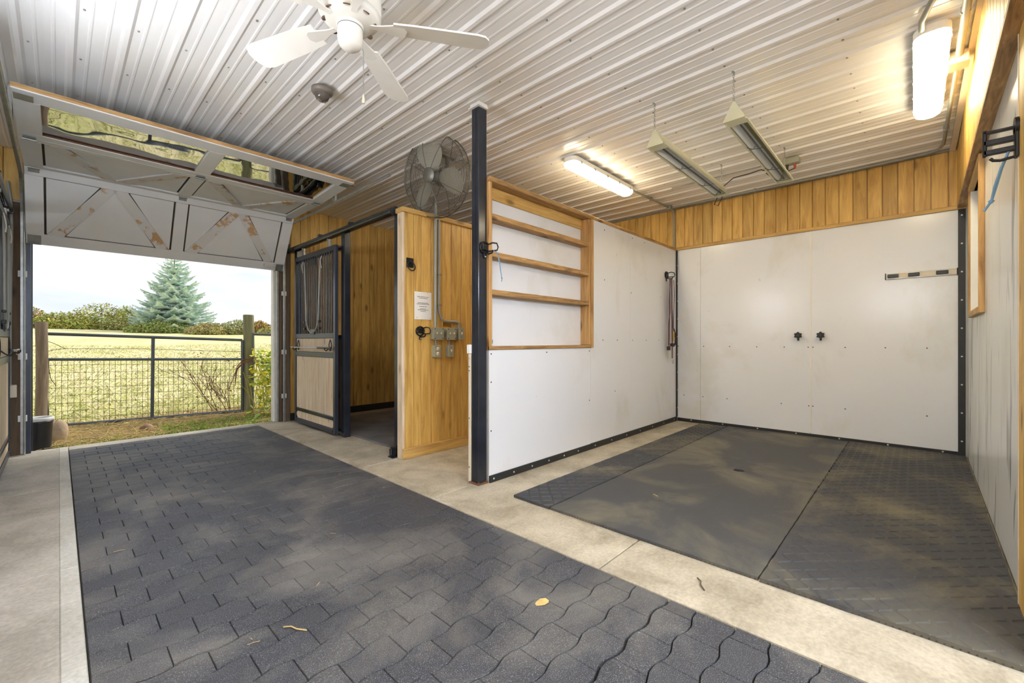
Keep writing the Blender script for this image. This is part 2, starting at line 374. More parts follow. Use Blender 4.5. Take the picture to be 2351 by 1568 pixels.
# ------------------------------------------------------------------ walls
def plank_mesh(wd, h, mat='pine', t=.018, c=.006):
    return MB().prism([(.0014, t), (.0014, c), (c, 0), (wd-c, 0), (wd-.0014, c), (wd-.0014, t)], 0, h).mesh('plank', mat)
def planks(parent, face, plane, a0, a1, z0, z1, wd=.125, mat='pine'):
    n = max(1, round(abs(a1-a0)/wd)); wd = abs(a1-a0)/n; me = plank_mesh(wd, z1-z0, mat)
    for i in range(n):
        if face == '-y': loc, r = (a0+i*wd, plane, z0), 0
        elif face == '+y': loc, r = (a0+(i+1)*wd, plane, z0), PI
        elif face == '-x': loc, r = (plane, a0+(i+1)*wd, z0), -PI/2
        else: loc, r = (plane, a0+i*wd, z0), PI/2
        inst('plank', me, parent, loc, (0, 0, r))
# north wall with the overhead door opening
wn = MB().box(-3.55, -.19, 6.325, 6.44, 0, CZ).box(2.035, 6.05, 6.325, 6.44, 0, CZ).box(-.19, 2.035, 6.325, 6.44, 2.42, CZ).build('wall_north', 'exterior_siding', kind='structure')
planks(wn, '-y', 6.30, 2.21, 5.88, .10, CZ, .13); planks(wn, '-y', 6.30, -3.5, -.36, .10, CZ, .13)
BX(2.21, 5.88, 6.288, 6.32, 0, .10).build('kick_strip', 'black_trim', wn); BX(-3.5, -.36, 6.288, 6.32, 0, .10).build('kick_strip', 'black_trim', wn)
planks(wn, '-y', 6.305, -.36, 2.21, 2.46, CZ, .13)
# east wall: white sheets in the wash bay, pine above and beyond
we = BX(5.902, 6.05, -.52, 6.44, 0, CZ).build('wall_east', 'exterior_siding', kind='structure')
for a, b in ((-.36, .860), (.864, 2.080), (2.083, 2.42)): BX(5.882, 5.902, a, b, .002, 2.355).build('white_sheet', 'white_panel', we)
BX(5.878, 5.884, .853, .871, .06, 2.355).build('seam_strip', 'white_paint', we)
planks(we, '-x', 5.884, -.36, 3.50, 2.36, CZ, .122)
CB(5.862, 5.884, -.36, 2.40, 2.352, 2.392, .004).build('ledger_board', 'pine_y', we)
planks(we, '-x', 5.884, 2.53, 3.44, 0, 2.36); planks(we, '-x', 5.884, 3.56, 6.29, .1, CZ, .13)
BX(5.874, 5.90, 3.56, 6.29, 0, .1).build('kick_strip', 'black_trim', we)
def dots(parent, pts, r, axis, mat, name):
    m = MB()
    for p in pts: q = [p[0], p[1], p[2]]; q[axis[0]] += axis[1]; m.cyl(p, q, r, n=6)
    return m.build(name, mat, parent, kind='stuff')
dots(we, [(5.883, y, 1.03) for y in (2.38, 2.04, 1.72, 1.41, 1.12, .885, .84, .55, .22, -.09)]+[(5.883, y, .36) for y in (2.30, 2.05, 1.75, 1.15, .88, .84, .55, -.09)], .0065, (0, -.005), 'screw_dark', 'panel_screws')
# south wall of the wash bay (a touch out of square), window in it
ws = BX(0, 3.72, .02, .14, 0, 1.31).build('wall_south', 'exterior_siding', None, (5.905, -.358, 0), (0, 0, PI-.0108), kind='structure')
WX0, WX1, WZ0, WZ1 = .83, 1.68, 1.335, 2.31            # opening in wall-local x (from the far corner)
BX(0, WX0, .02, .14, 1.31, CZ).build('stud_panel', 'exterior_siding', ws); BX(WX1, 3.72, .02, .14, 1.31, CZ).build('stud_panel', 'exterior_siding', ws); BX(WX0, WX1, .02, .14, WZ1, CZ).build('stud_panel', 'exterior_siding', ws)
BX(0, WX0, 0, .02, .03, 2.37).build('white_sheet', 'white_scuffed', ws); BX(WX0, WX1, 0, .02, .03, WZ0).build('white_sheet', 'white_scuffed', ws)
BX(WX0, WX1, 0, .02, WZ1, 2.37).build('white_sheet', 'white_scuffed', ws)
for a, b in ((WX1, 2.10), (2.103, 3.195)): BX(a, b, 0, .02, .03, 2.37).build('white_sheet', 'white_scuffed', ws)
CB(0, 3.7, -.062, .02, 2.362, 2.388, .003).build('ledger_board', 'shelf_wood', ws)
pmw = plank_mesh(.123, CZ-2.388)
for i in range(30): inst('plank', pmw, ws, (i*.123, -.062, 2.388))
CB(3.205, 3.34, -.012, .02, 0, 2.362, .004).build('corner_post', 'pine', ws); BX(3.195, 3.206, -.014, .02, 0, 2.36).build('post_edge', 'cream', ws)
planks_me = plank_mesh(.09, 2.36)
for i in range(4): inst('plank', planks_me, ws, (3.34+i*.09, -.0, 0))
# window
win = thing('window_1', None, None, (5.905, -.358, 0), PI-.0108, kind='structure')
for a in ((WX0-.03, WX0+.0, WZ0-.045, WZ1+.04), (WX1-.0, WX1+.025, WZ0-.045, WZ1+.04)): CB(a[0], a[1], -.03, .0, a[2], a[3], .003).build('window_casing', 'shelf_wood_v', win)
CB(WX0, WX1, -.03, .02, WZ0-.045, WZ0, .003).build('window_sill', 'pine_x', win); CB(WX0, WX1, -.03, .02, WZ1, WZ1+.04, .003).build('window_casing', 'pine_x', win)
for a in ((WX0-.02, WX0+.002), (WX1-.002, WX1+.02)): BX(a[0], a[1], -.018, .14, WZ0, WZ1).build('window_reveal', 'white_paint', win)  # pale wood reveal coloured white to stand for the daylight on it
BX(WX0, WX1, .02, .14, WZ0-.02, WZ0).build('window_reveal', 'white_paint', win); BX(WX0, WX1, .02, .14, WZ1, WZ1+.02).build('window_reveal', 'white_paint', win)
fm = [BX(WX0, WX1, .10, .135, WZ0, WZ0+.04), BX(WX0, WX1, .10, .135, WZ1-.04, WZ1), BX(WX0, WX0+.04, .10, .135, WZ0, WZ1), BX(WX1-.04, WX1, .10, .135, WZ0, WZ1)]
for q in fm: q.build('window_frame', 'white_paint', win)
BX(WX0+.04, WX1-.04, .115, .120, WZ0+.04, WZ1-.04).build('pane', 'window_glass', win)
# remaining shell
ww = BX(-3.6, -3.5, -4.6, 6.44, 0, CZ).build('wall_west', 'pine_pale', kind='structure')
wb = MB().box(-3.55, -.1, -4.6, -4.5, 0, CZ).box(2.0, 2.4, -4.6, -4.5, 0, CZ).box(-.1, 2.0, -4.6, -4.5, 2.35, CZ).build('wall_rear', 'pine_pale', kind='structure')
BX(2.27, 2.40, -4.6, -.36, 0, CZ).build('wall_aisle', 'pine_pale', kind='structure')
wl = BX(-.43, -.37, -4.5, 4.62, 0, 2.35).build('wall_left', 'pine_pale', kind='structure')
planks(wl, '+x', -.350, -4.5, 4.62, .1, 2.35, .15)
# tack wall with the switches
wt = BX(2.21, 5.88, 3.472, 3.535, .0, 2.30).build('wall_tack', 'pine', kind='structure')
tw = [.10, .085, .115, .13, .12, .13, .13]
x = 2.21
for q in tw: inst('plank', plank_mesh(q, 2.20), wt, (x, 3.452, .10)); x += q
planks(wt, '-y', 3.452, x, 5.88, .1, 2.30, .13); planks(wt, '+y', 3.553, 2.30, 5.88, .1, 2.30, .13)
CB(2.185, 2.210, 3.452, 3.54, 0, 2.30, .003).build('end_board', 'pine_pale', wt)
CB(2.175, 5.87, 3.43, 3.56, 2.30, 2.345, .004).build('cap_board', 'pine_x', wt)
CB(2.185, 5.87, 3.434, 3.455, 0, .10, .004).build('base_board', 'pine_x', wt)
# wash partition
wp = MB().box(3.76, 5.88, 2.408, 2.515, 0, 2.35).box(2.30, 3.76, 2.408, 2.515, 0, 1.03).box(2.30, 3.76, 2.508, 2.518, 1.03, 2.35).build('wall_partition', 'white_paint', kind='structure')
BX(2.292, 3.712, 2.400, 2.408, .0, 1.03).build('white_sheet', 'white_panel', wp); BX(3.716, 4.548, 2.400, 2.408, .0, 1.035).build('white_sheet', 'white_panel', wp)
BX(3.757, 4.548, 2.400, 2.408, 1.035, 2.345).build('white_sheet', 'white_panel', wp); BX(4.551, 5.88, 2.400, 2.408, 0, 2.345).build('white_sheet', 'white_panel', wp)
CB(3.757, 5.87, 2.394, 2.53, 2.345, 2.378, .003).build('cap_board', 'shelf_wood', wp)
planks(wp, '+y', 2.535, 2.30, 5.88, 0, 2.345, .13)
dots(wp, [(x, 2.401, 1.00) for x in (2.31, 3.0, 3.69)]+[(x, 2.401, 1.11) for x in (3.95, 4.25, 4.60, 4.95, 5.3)]+[(3.98, 2.401, 1.75), (4.57, 2.401, 1.66), (2.31, 2.401, .78), (2.31, 2.401, .40), (3.98, 2.401, 2.28), (4.9, 2.401, 2.30), (4.6, 2.401, 2.3), (4.2, 2.401, .55), (3.69, 2.401, .5)], .006, (1, -.004), 'screw_dark', 'panel_screws')
# black trims with pale rivets
def trim(n, bx, pts, axis):
    o = BX(*bx).build('trim_%d' % n, 'black_trim', kind='structure'); dots(o, pts, .008, axis, 'screw_white', 'rivets')
trim(1, (2.290, 3.712, 2.390, 2.402, .0, .055), [(2.33+.23*i, 2.391, .028) for i in range(6)], (1, -.004))
trim(2, (3.712, 5.862, 2.388, 2.402, .0, .058), [(3.78+.33*i, 2.389, .03) for i in range(7)], (1, -.004))
trim(3, (5.872, 5.884, -.35, 2.388, .0, .045), [(5.873, -.2+.4*i, .03) for i in range(7)], (0, -.004))
trim(4, (5.848, 5.88, 2.386, 2.402, .055, 2.352), [(5.864, 2.387, .18+.245*i) for i in range(9)], (1, -.004))
trim(5, (5.870, 5.884, -.352, -.302, .0, 2.352), [(5.871, -.327, .15+.268*i) for i in range(9)], (0, -.004))
BX(5.86, 5.90, -.26, 3.5, CZ-.028, CZ-.002).build('trim_6', 'galvanised', kind='structure')
BX(2.3, 5.90, -.285, -.245, CZ-.03, CZ-.002).build('trim_7', 'cream', kind='structure')

# ------------------------------------------------------------------ wash bay mats
def treads(x0, x1, y0, y1, z, st=.054):
    m = MB(); nx = int((x1-x0-.03)/st); ny = int((y1-y0-.03)/st)
    for i in range(nx+1):
        for j in range(ny+1):
            cx = x0+.02+i*st; cy = y0+.02+j*st; a = PI/4 if (i+j) % 2 else -PI/4
            dx, dy = math.cos(a), math.sin(a); l, b = .031, .0048
            vs = []
            for s, q in ((-1, -1), (1, -1), (1, 1), (-1, 1)): vs.append((cx+dx*l*s-dy*b*q, cy+dy*l*s+dx*b*q, z))
            vs += [(cx-dx*l*.8, cy-dy*l*.8, z+.0048), (cx+dx*l*.8, cy+dy*l*.8, z+.0048)]
            m.add(vs, [(0, 1, 5, 4), (1, 2, 5), (2, 3, 4, 5), (3, 0, 4)])
    return m
def rough_edge(x0, x1, y0, y1, h, notch=None, y0b=None):
    y0b = y0 if y0b is None else y0b
    m = MB(); P = []
    def side(p, q):
        n = max(2, int(math.hypot(q[0]-p[0], q[1]-p[1])/.05))
        for i in range(n):
            t = i/n; P.append((p[0]+(q[0]-p[0])*t+random.uniform(-.002, .002), p[1]+(q[1]-p[1])*t+random.uniform(-.002, .002)))
    side((x0, y0), (x1, y0b))
    if notch and notch[0] == 'x1':
        yc, r = notch[1:]; side((x1, y0), (x1, yc-r)); P.extend([(x1-math.cos(t)*r*.85, yc+math.sin(t)*r) for t in [-PI/2+PI*i/8 for i in range(9)]]); side((x1, yc+r), (x1, y1))
    else: side((x1, y0b), (x1, y1))
    side((x1, y1), (x0, y1))
    if notch and notch[0] == 'x0':
        yc, r = notch[1:]; side((x0, y1), (x0, yc+r)); P.extend([(x0+math.cos(t)*r*.85, yc-math.sin(t)*r) for t in [-PI/2+PI*i/8 for i in range(9)]]); side((x0, yc-r), (x0, y0))
    else: side((x0, y1), (x0, y0))
    return m.prism(P, .0005, h)
def mat_thing(label, x0, x1, y0, y1, top, tread=False, notch=None, h=.019, front=False, y0b=None):
    t = thing('rubber_mat', label, 'floor mat', ((x0+x1)/2, (y0+y1)/2, 0))
    o = ((x0+x1)/2, (y0+y1)/2); nt_ = (notch[0], notch[1]-o[1], notch[2]) if notch else None
    rough_edge(x0-o[0], x1-o[0], y0-o[1], y1-o[1], h, nt_, None if y0b is None else y0b-o[1]).build('mat_body', top, t)
    if tread: treads(x0-o[0], x1-o[0], y0-o[1], y1-o[1], h-.0002).build('tread_bars', top, t, kind='stuff')
    if front:
        m = MB(); yy = y0-o[1]+.01
        while yy < y1-o[1]-.015: m.box(x0-o[0]-.0015, x0-o[0]+.004, yy, yy+.006, .003, .008); yy += .02
        m.build('edge_grooves', 'joint_dark', t, kind='stuff')
    return t
mat_thing('narrow tread plate rubber mat along the shelf partition', 2.195, 5.80, 1.735, 2.052, 'rubber_tread', True)
mat_thing('near smooth ribbed rubber mat in the middle of the wash bay', 2.200, 3.905, .522, 1.728, 'rubber_smooth', False, ('x1', 1.07, .042), .017, True)
mat_thing('far smooth rubber mat against the back wall of the wash bay', 3.909, 5.865, .520, 1.728, 'rubber_smooth', False, ('x0', 1.07, .042), .017)
mat_thing('near tread plate rubber mat at the right side of the wash bay', 2.195, 3.955, -.312, .513, 'rubber_tread', True, None, .021, True, -.332)
mat_thing('far tread plate rubber mat in the right corner of the wash bay', 3.960, 5.865, -.332, .510, 'rubber_tread', True, None, .020, False, -.350)
dr = thing('floor_drain', 'small round drain hole between the two smooth rubber mats', 'drain', (3.907, 1.07, 0))
MB().lathe([(.034, .0), (.034, .004), (.026, .004), (.026, .001), (.0001, .001)], 20).build('drain_ring', 'iron', dr)
m = MB()
for i in range(-2, 3): m.box(-.026, .026, i*.010-.002, i*.010+.002, .001, .003)
m.build('drain_grate', 'iron', dr)

# stall floor mat seen through the open stall doorway
CB(2.34, 5.80, 3.62, 5.95, .0005, .018, .003).build('stall_mat', 'stall_mat', label='dark rubber mat on the floor inside the open stall', cat='floor mat')

# ------------------------------------------------------------------ steel post of the wash bay
post = thing('steel_post', 'tall black steel post at the front of the wash bay partition', 'post', (2.241, 2.461, 0))
CB(-.043, .043, -.041, .041, .012, CZ-.055, .004).build('column', 'black_metal', post)
BX(-.0455, -.0425, -.012, -.006, .012, CZ-.06).build('weld_seam', 'black_metal', post)
CB(-.06, .042, -.058, .058, 0.0005, .013, .002).build('base_plate', 'rust', post); CB(-.062, .042, -.06, .06, CZ-.056, CZ-.046, .002).build('top_plate', 'white_paint', post)
CB(-.05, .042, -.05, .05, CZ-.046, CZ-.019, .002).build('packing_block', 'white_paint', post)
for a, b in ((-.050, -.049), (.030, -.050)): MB().cyl((a, b, .013), (a, b, .024), .007, n=6).build('anchor_bolt', 'rust', post)
jb = thing('jamb_strip', 'thin cream wooden strip with screw holes behind the steel post', 'trim board', (2.205, 2.522, 0))
CB(-.012, .06, -.012, .012, 0.0005, 1.00, .002).build('strip', 'cream', jb)
dots(jb, [(-.012, 0, .9), (-.012, 0, .87), (-.012, 0, .5), (-.012, 0, .12)], .005, (0, -.003), 'screw_dark', 'screw_heads')
CB(-.022, .03, -.020, .022, 1.002, 1.072, .005).build('catch_block', 'white_plastic', jb); MB().tube([(-.03, 0, .965), (.02, -.01, .967), (.05, -.02, .96)], .003).build('latch_pin', 'galvanised', jb)

# ------------------------------------------------------------------ built-in shelf in the partition
sh = thing('recessed_shelf', 'open wooden shelf unit with three boards built into the white partition', 'shelf', (3.02, 2.40, 1.03))
def sb(name, x0, x1, y0, y1, z0, z1, mat): return CB(x0-3.02, x1-3.02, y0-2.40, y1-2.40, z0-1.03, z1-1.03, .003).build(name, mat, sh)
BX(2.318-3.02, 3.683-3.02, .100, .107, .03, 1.30).build('back_panel', 'white_panel', sh)
sb('side_board', 2.286, 2.318, 2.393, 2.506, 1.032, 2.34, 'shelf_wood_v'); sb('side_board', 3.684, 3.715, 2.398, 2.506, 1.062, 2.34, 'shelf_wood_v')
sb('face_trim', 3.7155, 3.756, 2.388, 2.42, 1.035, 2.345, 'shelf_wood_v'); sb('face_trim', 2.286, 3.7155, 2.388, 2.41, 1.032, 1.060, 'shelf_wood')
sb('bottom_board', 2.318, 3.684, 2.41, 2.506, 1.040, 1.060, 'shelf_wood')
sb('top_board', 2.286, 3.757, 2.388, 2.515, 2.342, 2.380, 'shelf_wood'); sb('back_rail', 2.318, 3.684, 2.485, 2.499, 2.245, 2.342, 'pine_x')
for z in (2.056, 1.760, 1.462): sb('shelf_board', 2.3185, 3.6835, 2.398, 2.500, z, z+.042, 'shelf_wood')

bo = thing('spray_bottle', 'small white bottle at the left end of the lowest shelf space', 'bottle', (2.345, 2.45, 1.0605))
MB().lathe([(.0001, 0), (.022, 0), (.024, .01), (.024, .10), (.010, .125), (.010, .14), (.0001, .14)], 16).build('bottle_body', 'white_plastic', bo); MB().lathe([(.0245, .02), (.0245, .05)], 16).build('bottle_label', 'twine', bo); MB().lathe([(.012, .138), (.012, .16), (.0001, .16)], 12).build('cap', 'rope_white', bo)

# ------------------------------------------------------------------ sliding stall doors and their fronts
def stall_door(label):
    t = thing('stall_door', label, 'stall door')     # local: aisle side is -x, y runs along the front, 0..1.22
    W = 1.22; d = .04
    def b(name, y0, y1, z0, z1, mat, x0=-d/2, x1=d/2): return CB(x0, x1, y0, y1, z0, z1, .003).build(name, mat, t)
    b('stile', 0, .05, .03, 2.205, 'blue_black'); b('stile', W-.05, W, .03, 2.205, 'blue_black')
    for z0, z1 in ((2.15, 2.205), (1.135, 1.195), (.905, .965), (.03, .085)): b('rail', .05, W-.05, z0, z1, 'blue_black')
    b('kick_rail', .05, W-.05, .185, .225, 'black_metal')
    bar = MB().cyl((0, 0, 1.195), (0, 0, 2.15), .0095, n=10).mesh('bar', 'blue_black')
    for i in range(15): inst('bar', bar, t, (0, .05+(W-.1)*(i+1)/16, 0))
    n = 5; wd = (W-.1)/n; me = CB(-.010, .010, .001, wd-.001, .225, .905, .003).mesh('board', 'pine_pale')
    for i in range(n): inst('board', me, t, (0, .05+i*wd, 0))
    b('crossboard', .05, W-.05, .965, 1.135, 'pine_pale', -.010, .010)
    c = .035; po = [(.055+c, .09), (W-.055-c, .09), (W-.055, .09+c), (W-.055, .18-c*.6), (W-.055-c, .18), (.055+c, .18), (.055, .18-c*.6), (.055, .09+c)]
    MB().prism(po, -.011, .011, Matrix(((0, 0, 1, 0), (1, 0, 0, 0), (0, 1, 0, 0), (0, 0, 0, 1)))).build('kick_board', 'pine_pale', t)
    for y in (.06, W-.06):
        for z in (.205, .06): MB().cyl((-.021, y, z), (-.026, y, z), .007, n=6).build('bolt', 'iron', t)
    # drop yoke
    y0, y1, yc = .36, .88, .62; pts = [(-.03, y1, 2.10)]
    for i in range(1, 12): a = i/12; pts.append((-.03, y1-.02-(.05)*a, 2.10-.62*a))
    for i in range(0, 13): a = PI*i/12; pts.append((-.03, yc+.19*math.cos(a), 1.42-.215*math.sin(a)))
    for i in range(1, 12): a = 1-i/12; pts.append((-.03, y0+.02+(.05)*a, 2.10-.62*a))
    pts.append((-.03, y0, 2.10)); yk = MB().tube(pts, .010, 8).build('yoke', 'conduit_grey', t)
    for y in (.40, .84): CB(-.045, -.018, y-.02, y+.02, 1.24, 1.27, .003).build('yoke_bracket', 'iron', t); CB(-.045, -.018, y-.02, y+.02, 1.33, 1.35, .003).build('yoke_bracket', 'iron', t)
    CB(-.03, -.019, .56, .68, 1.18, 1.25, .003).build('latch_plate', 'blue_black', t); CB(-.03, -.019, .52, .72, 2.03, 2.12, .003).build('yoke_plate', 'black_metal', t)
    for y in (.34, .90): MB().tube([(-.03, y, 2.12), (-.04, y+.015, 2.07), (-.045, y-.01, 2.02), (-.04, y-.02, 1.97)], .005, 6).build('spring_clip', 'rope_white', t)
    # trolley hangers
    for y in (.2, .95): CB(-.012, .012, y-.02, y+.02, 2.205, 2.30, .003).build('hanger', 'galvanised', t); MB().cyl((-.022, y, 2.285), (.022, y, 2.285), .018, n=12).build('hanger_wheel', 'galvanised', t)
    # scroll hooks
    for y, s in ((.12, 1), (1.08, -1)):
        h = MB().tube([(-.022, y, .985), (-.022, y-.025*s, 1.01), (-.022, y-.035*s, 1.05), (-.022, y-.02*s, 1.09), (-.022, y, 1.115), (-.022, y+.02*s, 1.09), (-.022, y+.035*s, 1.05), (-.022, y+.025*s, 1.01), (-.022, y, .985)], .005, 6)
        h.tube([(-.022, y, 1.03), (-.05, y, 1.0), (-.075, y, .985), (-.088, y, 1.0), (-.088, y, 1.02)], .0055, 6).build('scroll_hook', 'iron', t)
    return t
def stall_front(label):
    t = thing('board_partition', label, 'stall partition')    # fixed panel behind the slid-open door
    CB(-.032, .04, 0, .085, 0.0005, 2.36, .004).build('post', 'black_metal', t); CB(-.032, .04, 1.42, 1.50, 0.0005, 2.36, .004).build('post', 'black_metal', t)
    for z0, z1 in ((1.12, 1.17), (2.16, 2.21), (.02, .08)): CB(-.02, .02, .085, 1.42, z0, z1, .003).build('rail', 'black_metal', t)
    me = CB(-.012, .012, .001, .221, .08, 1.12, .003).mesh('board', 'brown_board')
    for i in range(6): inst('board', me, t, (0, .087+i*.2225, 0))
    return t
sd1 = stall_door('grilled stall door with pale boards slid open beside the overhead door'); sd1.location = (2.185, 4.815, 0)
sf1 = stall_front('dark board stall panel with black posts behind the slid open stall door'); sf1.location = (2.262, 4.715, 0)
ef = thing('door_post', 'black steel door post at the end of the tack wall', 'post', (2.245, 3.585, 0))
CB(-.045, .035, -.04, .035, .0005, 2.36, .004).build('column', 'black_metal', ef)
gd = thing('door_guide', 'small black roller guide on the concrete by the stall doorway', 'door guide', (2.17, 3.60, 0))
CB(-.03, .028, -.05, .03, .0005, .012, .002).build('foot_plate', 'iron', gd); CB(-.012, .012, -.035, .02, .012, .10, .003).build('upright', 'iron', gd); MB().cyl((-.022, -.01, .03), (-.022, -.01, .085), .016, n=12).build('roller', 'plastic_black', gd)
def rail(label, x, y0, y1, s):
    t = thing('door_rail', label, 'door rail', (x, y0, 2.33)); Ln = y1-y0
    MB().cyl((-.03*s, .02, 0), (-.03*s, Ln, 0), .026, n=16).build('round_track', 'black_metal', t)
    BX(min(0, .03*s), max(0, .03*s), 0, Ln, -.02, .055).build('header_bar', 'black_metal', t)
    for y in (.0, Ln): MB().cyl((-.03*s, y-.01, 0), (-.03*s, y+.02, 0), .031, n=16).build('end_cap', 'black_metal', t)
    for y in (.9, 1.7): CB(-.02, .045, y-.02, y+.02, .03, .075, .003).build('track_bracket', 'black_metal', t)
    return t
rail('black round door rail above the open stall doorway', 2.195, 3.60, 6.24, 1)
sd2 = stall_door('grilled stall door at the far left edge of the aisle'); sd2.location = (-.330, 6.17, 0); sd2.rotation_euler = (0, 0, PI)
sf2 = stall_front('dark board stall panel with black posts behind the far left stall door'); sf2.location = (-.41, 6.24, 0); sf2.rotation_euler = (0, 0, PI)
rail('black round door rail above the far left stall door', -.345, 3.40, 6.20, -1)
def crop(label, x, y0, y1, z):
    t = thing('training_stick', label, 'stick', (x, y0, z)); L_ = y1-y0; s = 1 if L_ > 0 else -1; L_ = abs(L_)
    MB().cyl((0, s*.36, 0), (0, s*L_, 0), .008, .006, n=8).build('shaft', 'rope_white', t); MB().cyl((0, 0, 0), (0, s*.37, 0), .0115, n=8).build('grip', 'plastic_black', t)
crop('white stick with black grip on hooks of the grilled door', 2.112, 4.80, 6.02, 1.020)
crop('black handled white stick on hooks of the far left door', -.257, 5.30, 6.24, 1.020)
tw_ = thing('baling_twine', 'short scrap of pale twine hanging from the far left stick', 'twine', (-.257, 6.10, 1.01)); MB().tube([(0, 0, .018), (.012, 0, -.01), (.006, .01, -.05), (.012, .0, -.08)], .0035).build('strand', 'cream', tw_); MB().tube([(0, 0, .018), (-.012, 0, -.01), (-.008, .01, -.04)], .0035).build('strand', 'cream', tw_)

# ------------------------------------------------------------------ tack wall fittings
def tack_hook(label, loc, rz=0, flip=1, group=None):
    t = thing('tack_hook', label, 'tack hook', loc, rz)      # local: wall plane y=0, outward is -y
    MB().tube([(.045*math.cos(a), -.008, .02+.042*math.sin(a)) for a in [2*PI*i/20 for i in range(20)]], .0075, 6, True).build('back_ring', 'iron', t)
    CB(-.03, .03, -.016, -.001, .0, .05, .003).build('back_plate', 'iron', t); CB(-.012, .012, -.012, -.001, -.062, -.02, .003).build('screw_tab', 'iron', t)
    MB().tube([(.03*flip, -.012, .048), (.04*flip, -.05, .058), (.052*flip, -.085, .05), (.056*flip, -.095, .02), (.05*flip, -.09, -.004), (.03*flip, -.04, -.006), (.02*flip, -.012, -.004)], .006, 6).build('bridle_arm', 'iron', t)
    MB().tube([(0, -.012, -.02), (0, -.05, -.035), (0, -.085, -.03), (0, -.095, -.01)], .0065, 6).build('lower_hook', 'iron', t)
    MB().cyl((0, -.012, -.05), (0, -.016, -.05), .005, n=6).build('screw', 'screw_white', t)
    return t
tack_hook('black iron tack hook left of the grey switch boxes', (2.375, 3.452, 1.175))
rg = thing('tie_ring', 'black square tie ring plate high on the pine tack wall', 'tie ring', (2.262, 3.452, 1.83))
CB(-.038, .038, -.008, 0, -.04, .05, .002).build('plate', 'iron', rg); MB().tube([(.042*math.cos(a), -.018-.012*(1-math.sin(a)), -.03+.042*math.sin(a)) for a in [2*PI*i/20 for i in range(20)]], .006, 6, True).build('ring', 'iron', rg)
MB().tube(arc((0, -.012, .01), .014, 0, PI, 8), .004).build('staple', 'iron', rg)
pn = thing('paper_notice', 'white printed paper notice pinned on the pine tack wall', 'paper notice', (2.41, 3.448, 1.44))
BX(-.098, .098, -.0012, .001, -.132, .132).build('sheet', 'paper', pn)
m = MB()
for z, wd in ((.085, .066), (.072, .05), (.026, .058), (.015, .072), (-.008, .042), (-.030, .034), (-.041, .060), (-.054, .030)):
    x = -wd
    while x < wd: q = random.uniform(.006, .016); m.box(x, min(x+q, wd), -.0018, -.0011, z-.0032, z+.0032); x += q+.004
m.build('print', 'ink', pn, kind='stuff')
for x, z in ((-.07, -.115), (.085, -.12), (.05, .125)): MB().cyl((x, -.001, z), (x, -.004, z), .004, n=8).build('pin', 'galvanised', pn)
def gang_box(name, label, x, z, wd, hh, kind):
    t = thing(name, label, 'electrical box', (x, 3.452, z))
    CB(-wd/2+.006, wd/2-.006, -.052, 0, -hh/2+.005, hh/2-.005, .004).build('box_body', 'box_grey', t); CB(-wd/2, wd/2, -.057, -.052, -hh/2, hh/2, .002).build('cover_plate', 'box_grey', t)
    if kind == 'double':
        for sx in (-1, 1):
            for sz in (-1, 1): MB().cyl((sx*wd*.38, -.057, sz*hh*.38), (sx*wd*.38, -.059, sz*hh*.38), .005, n=8).build('screw', 'iron', t)
            CB(sx*.025-.005, sx*.025+.005, -.068, -.057, -.004, .014, .002).build('toggle', 'cream', t)
    elif kind == 'single':
        for sz in (-1, 1): MB().cyl((0, -.057, sz*hh*.30), (0, -.059, sz*hh*.30), .004, n=8).build('screw', 'iron', t)
        CB(-.005, .005, -.070, -.057, -.006, .014, .002).build('toggle', 'cream', t)
    else:
        for sz in (-1, 1): MB().lathe([(.0001, .0015), (.018, .0015), (.019, 0)], 16, Matrix.Translation((0, -.057, sz*.024)) @ Matrix.Rotation(PI/2, 4, 'X')).build('receptacle', 'cream', t)
        m = MB()
        for sz in (-1, 1):
            for sx in (-1, 1): m.box(sx*.007-.0015, sx*.007+.0015, -.0595, -.0575, sz*.024-.004, sz*.024+.006)
        m.build('slots', 'ink', t, kind='stuff')
gang_box('switch_box', 'left grey double switch box below the straight conduit', 2.560, 1.172, .125, .122, 'double')
gang_box('switch_box', 'middle grey double switch box on the tack wall', 2.722, 1.172, .118, .122, 'double')
gang_box('switch_box', 'narrow grey single switch box at the end of the curved conduit', 2.848, 1.175, .07, .122, 'single')
gang_box('outlet_box', 'grey duplex outlet box below the left double switch box', 2.548, 1.000, .073, .122, 'outlet')
gang_box('switch_box', 'grey single switch box below the middle double switch box', 2.712, 1.000, .073, .122, 'single')
def conduit(label, pts, r=.0125, clamps=(), mat='conduit_grey', n=10, cname='conduit'):
    p0 = Vector(pts[0]); t = thing(cname, label, 'conduit', p0); MB().tube([Vector(p)-p0 for p in pts], r, n).build('pipe', mat, t)
    for c, ax in clamps:
        c = Vector(c)-p0; s = .02; q = Vector((s if ax != 'x' else .006, s if ax != 'y' else .006, s if ax != 'z' else .006)); CB(c.x-q.x, c.x+q.x, c.y-q.y, c.y+q.y, c.z-q.z, c.z+q.z, .002).build('clamp', 'galvanised', t)
    return t
conduit('straight grey conduit running down the tack wall to the switches', [(2.545, 3.435, 2.50), (2.545, 3.43, 2.32), (2.545, 3.432, 1.238)], .0155)
conduit('curved grey conduit bending to the single switch box', [(2.590, 3.435, 2.30), (2.590, 3.435, 1.45), (2.595, 3.435, 1.38), (2.615, 3.435, 1.33), (2.65, 3.435, 1.305), (2.70, 3.435, 1.297), (2.80, 3.435, 1.30), (2.835, 3.435, 1.29), (2.848, 3.435, 1.265), (2.848, 3.435, 1.238)], .0125, [((2.59, 3.44, 1.76), 'z'), ((2.59, 3.44, 1.46), 'z')])
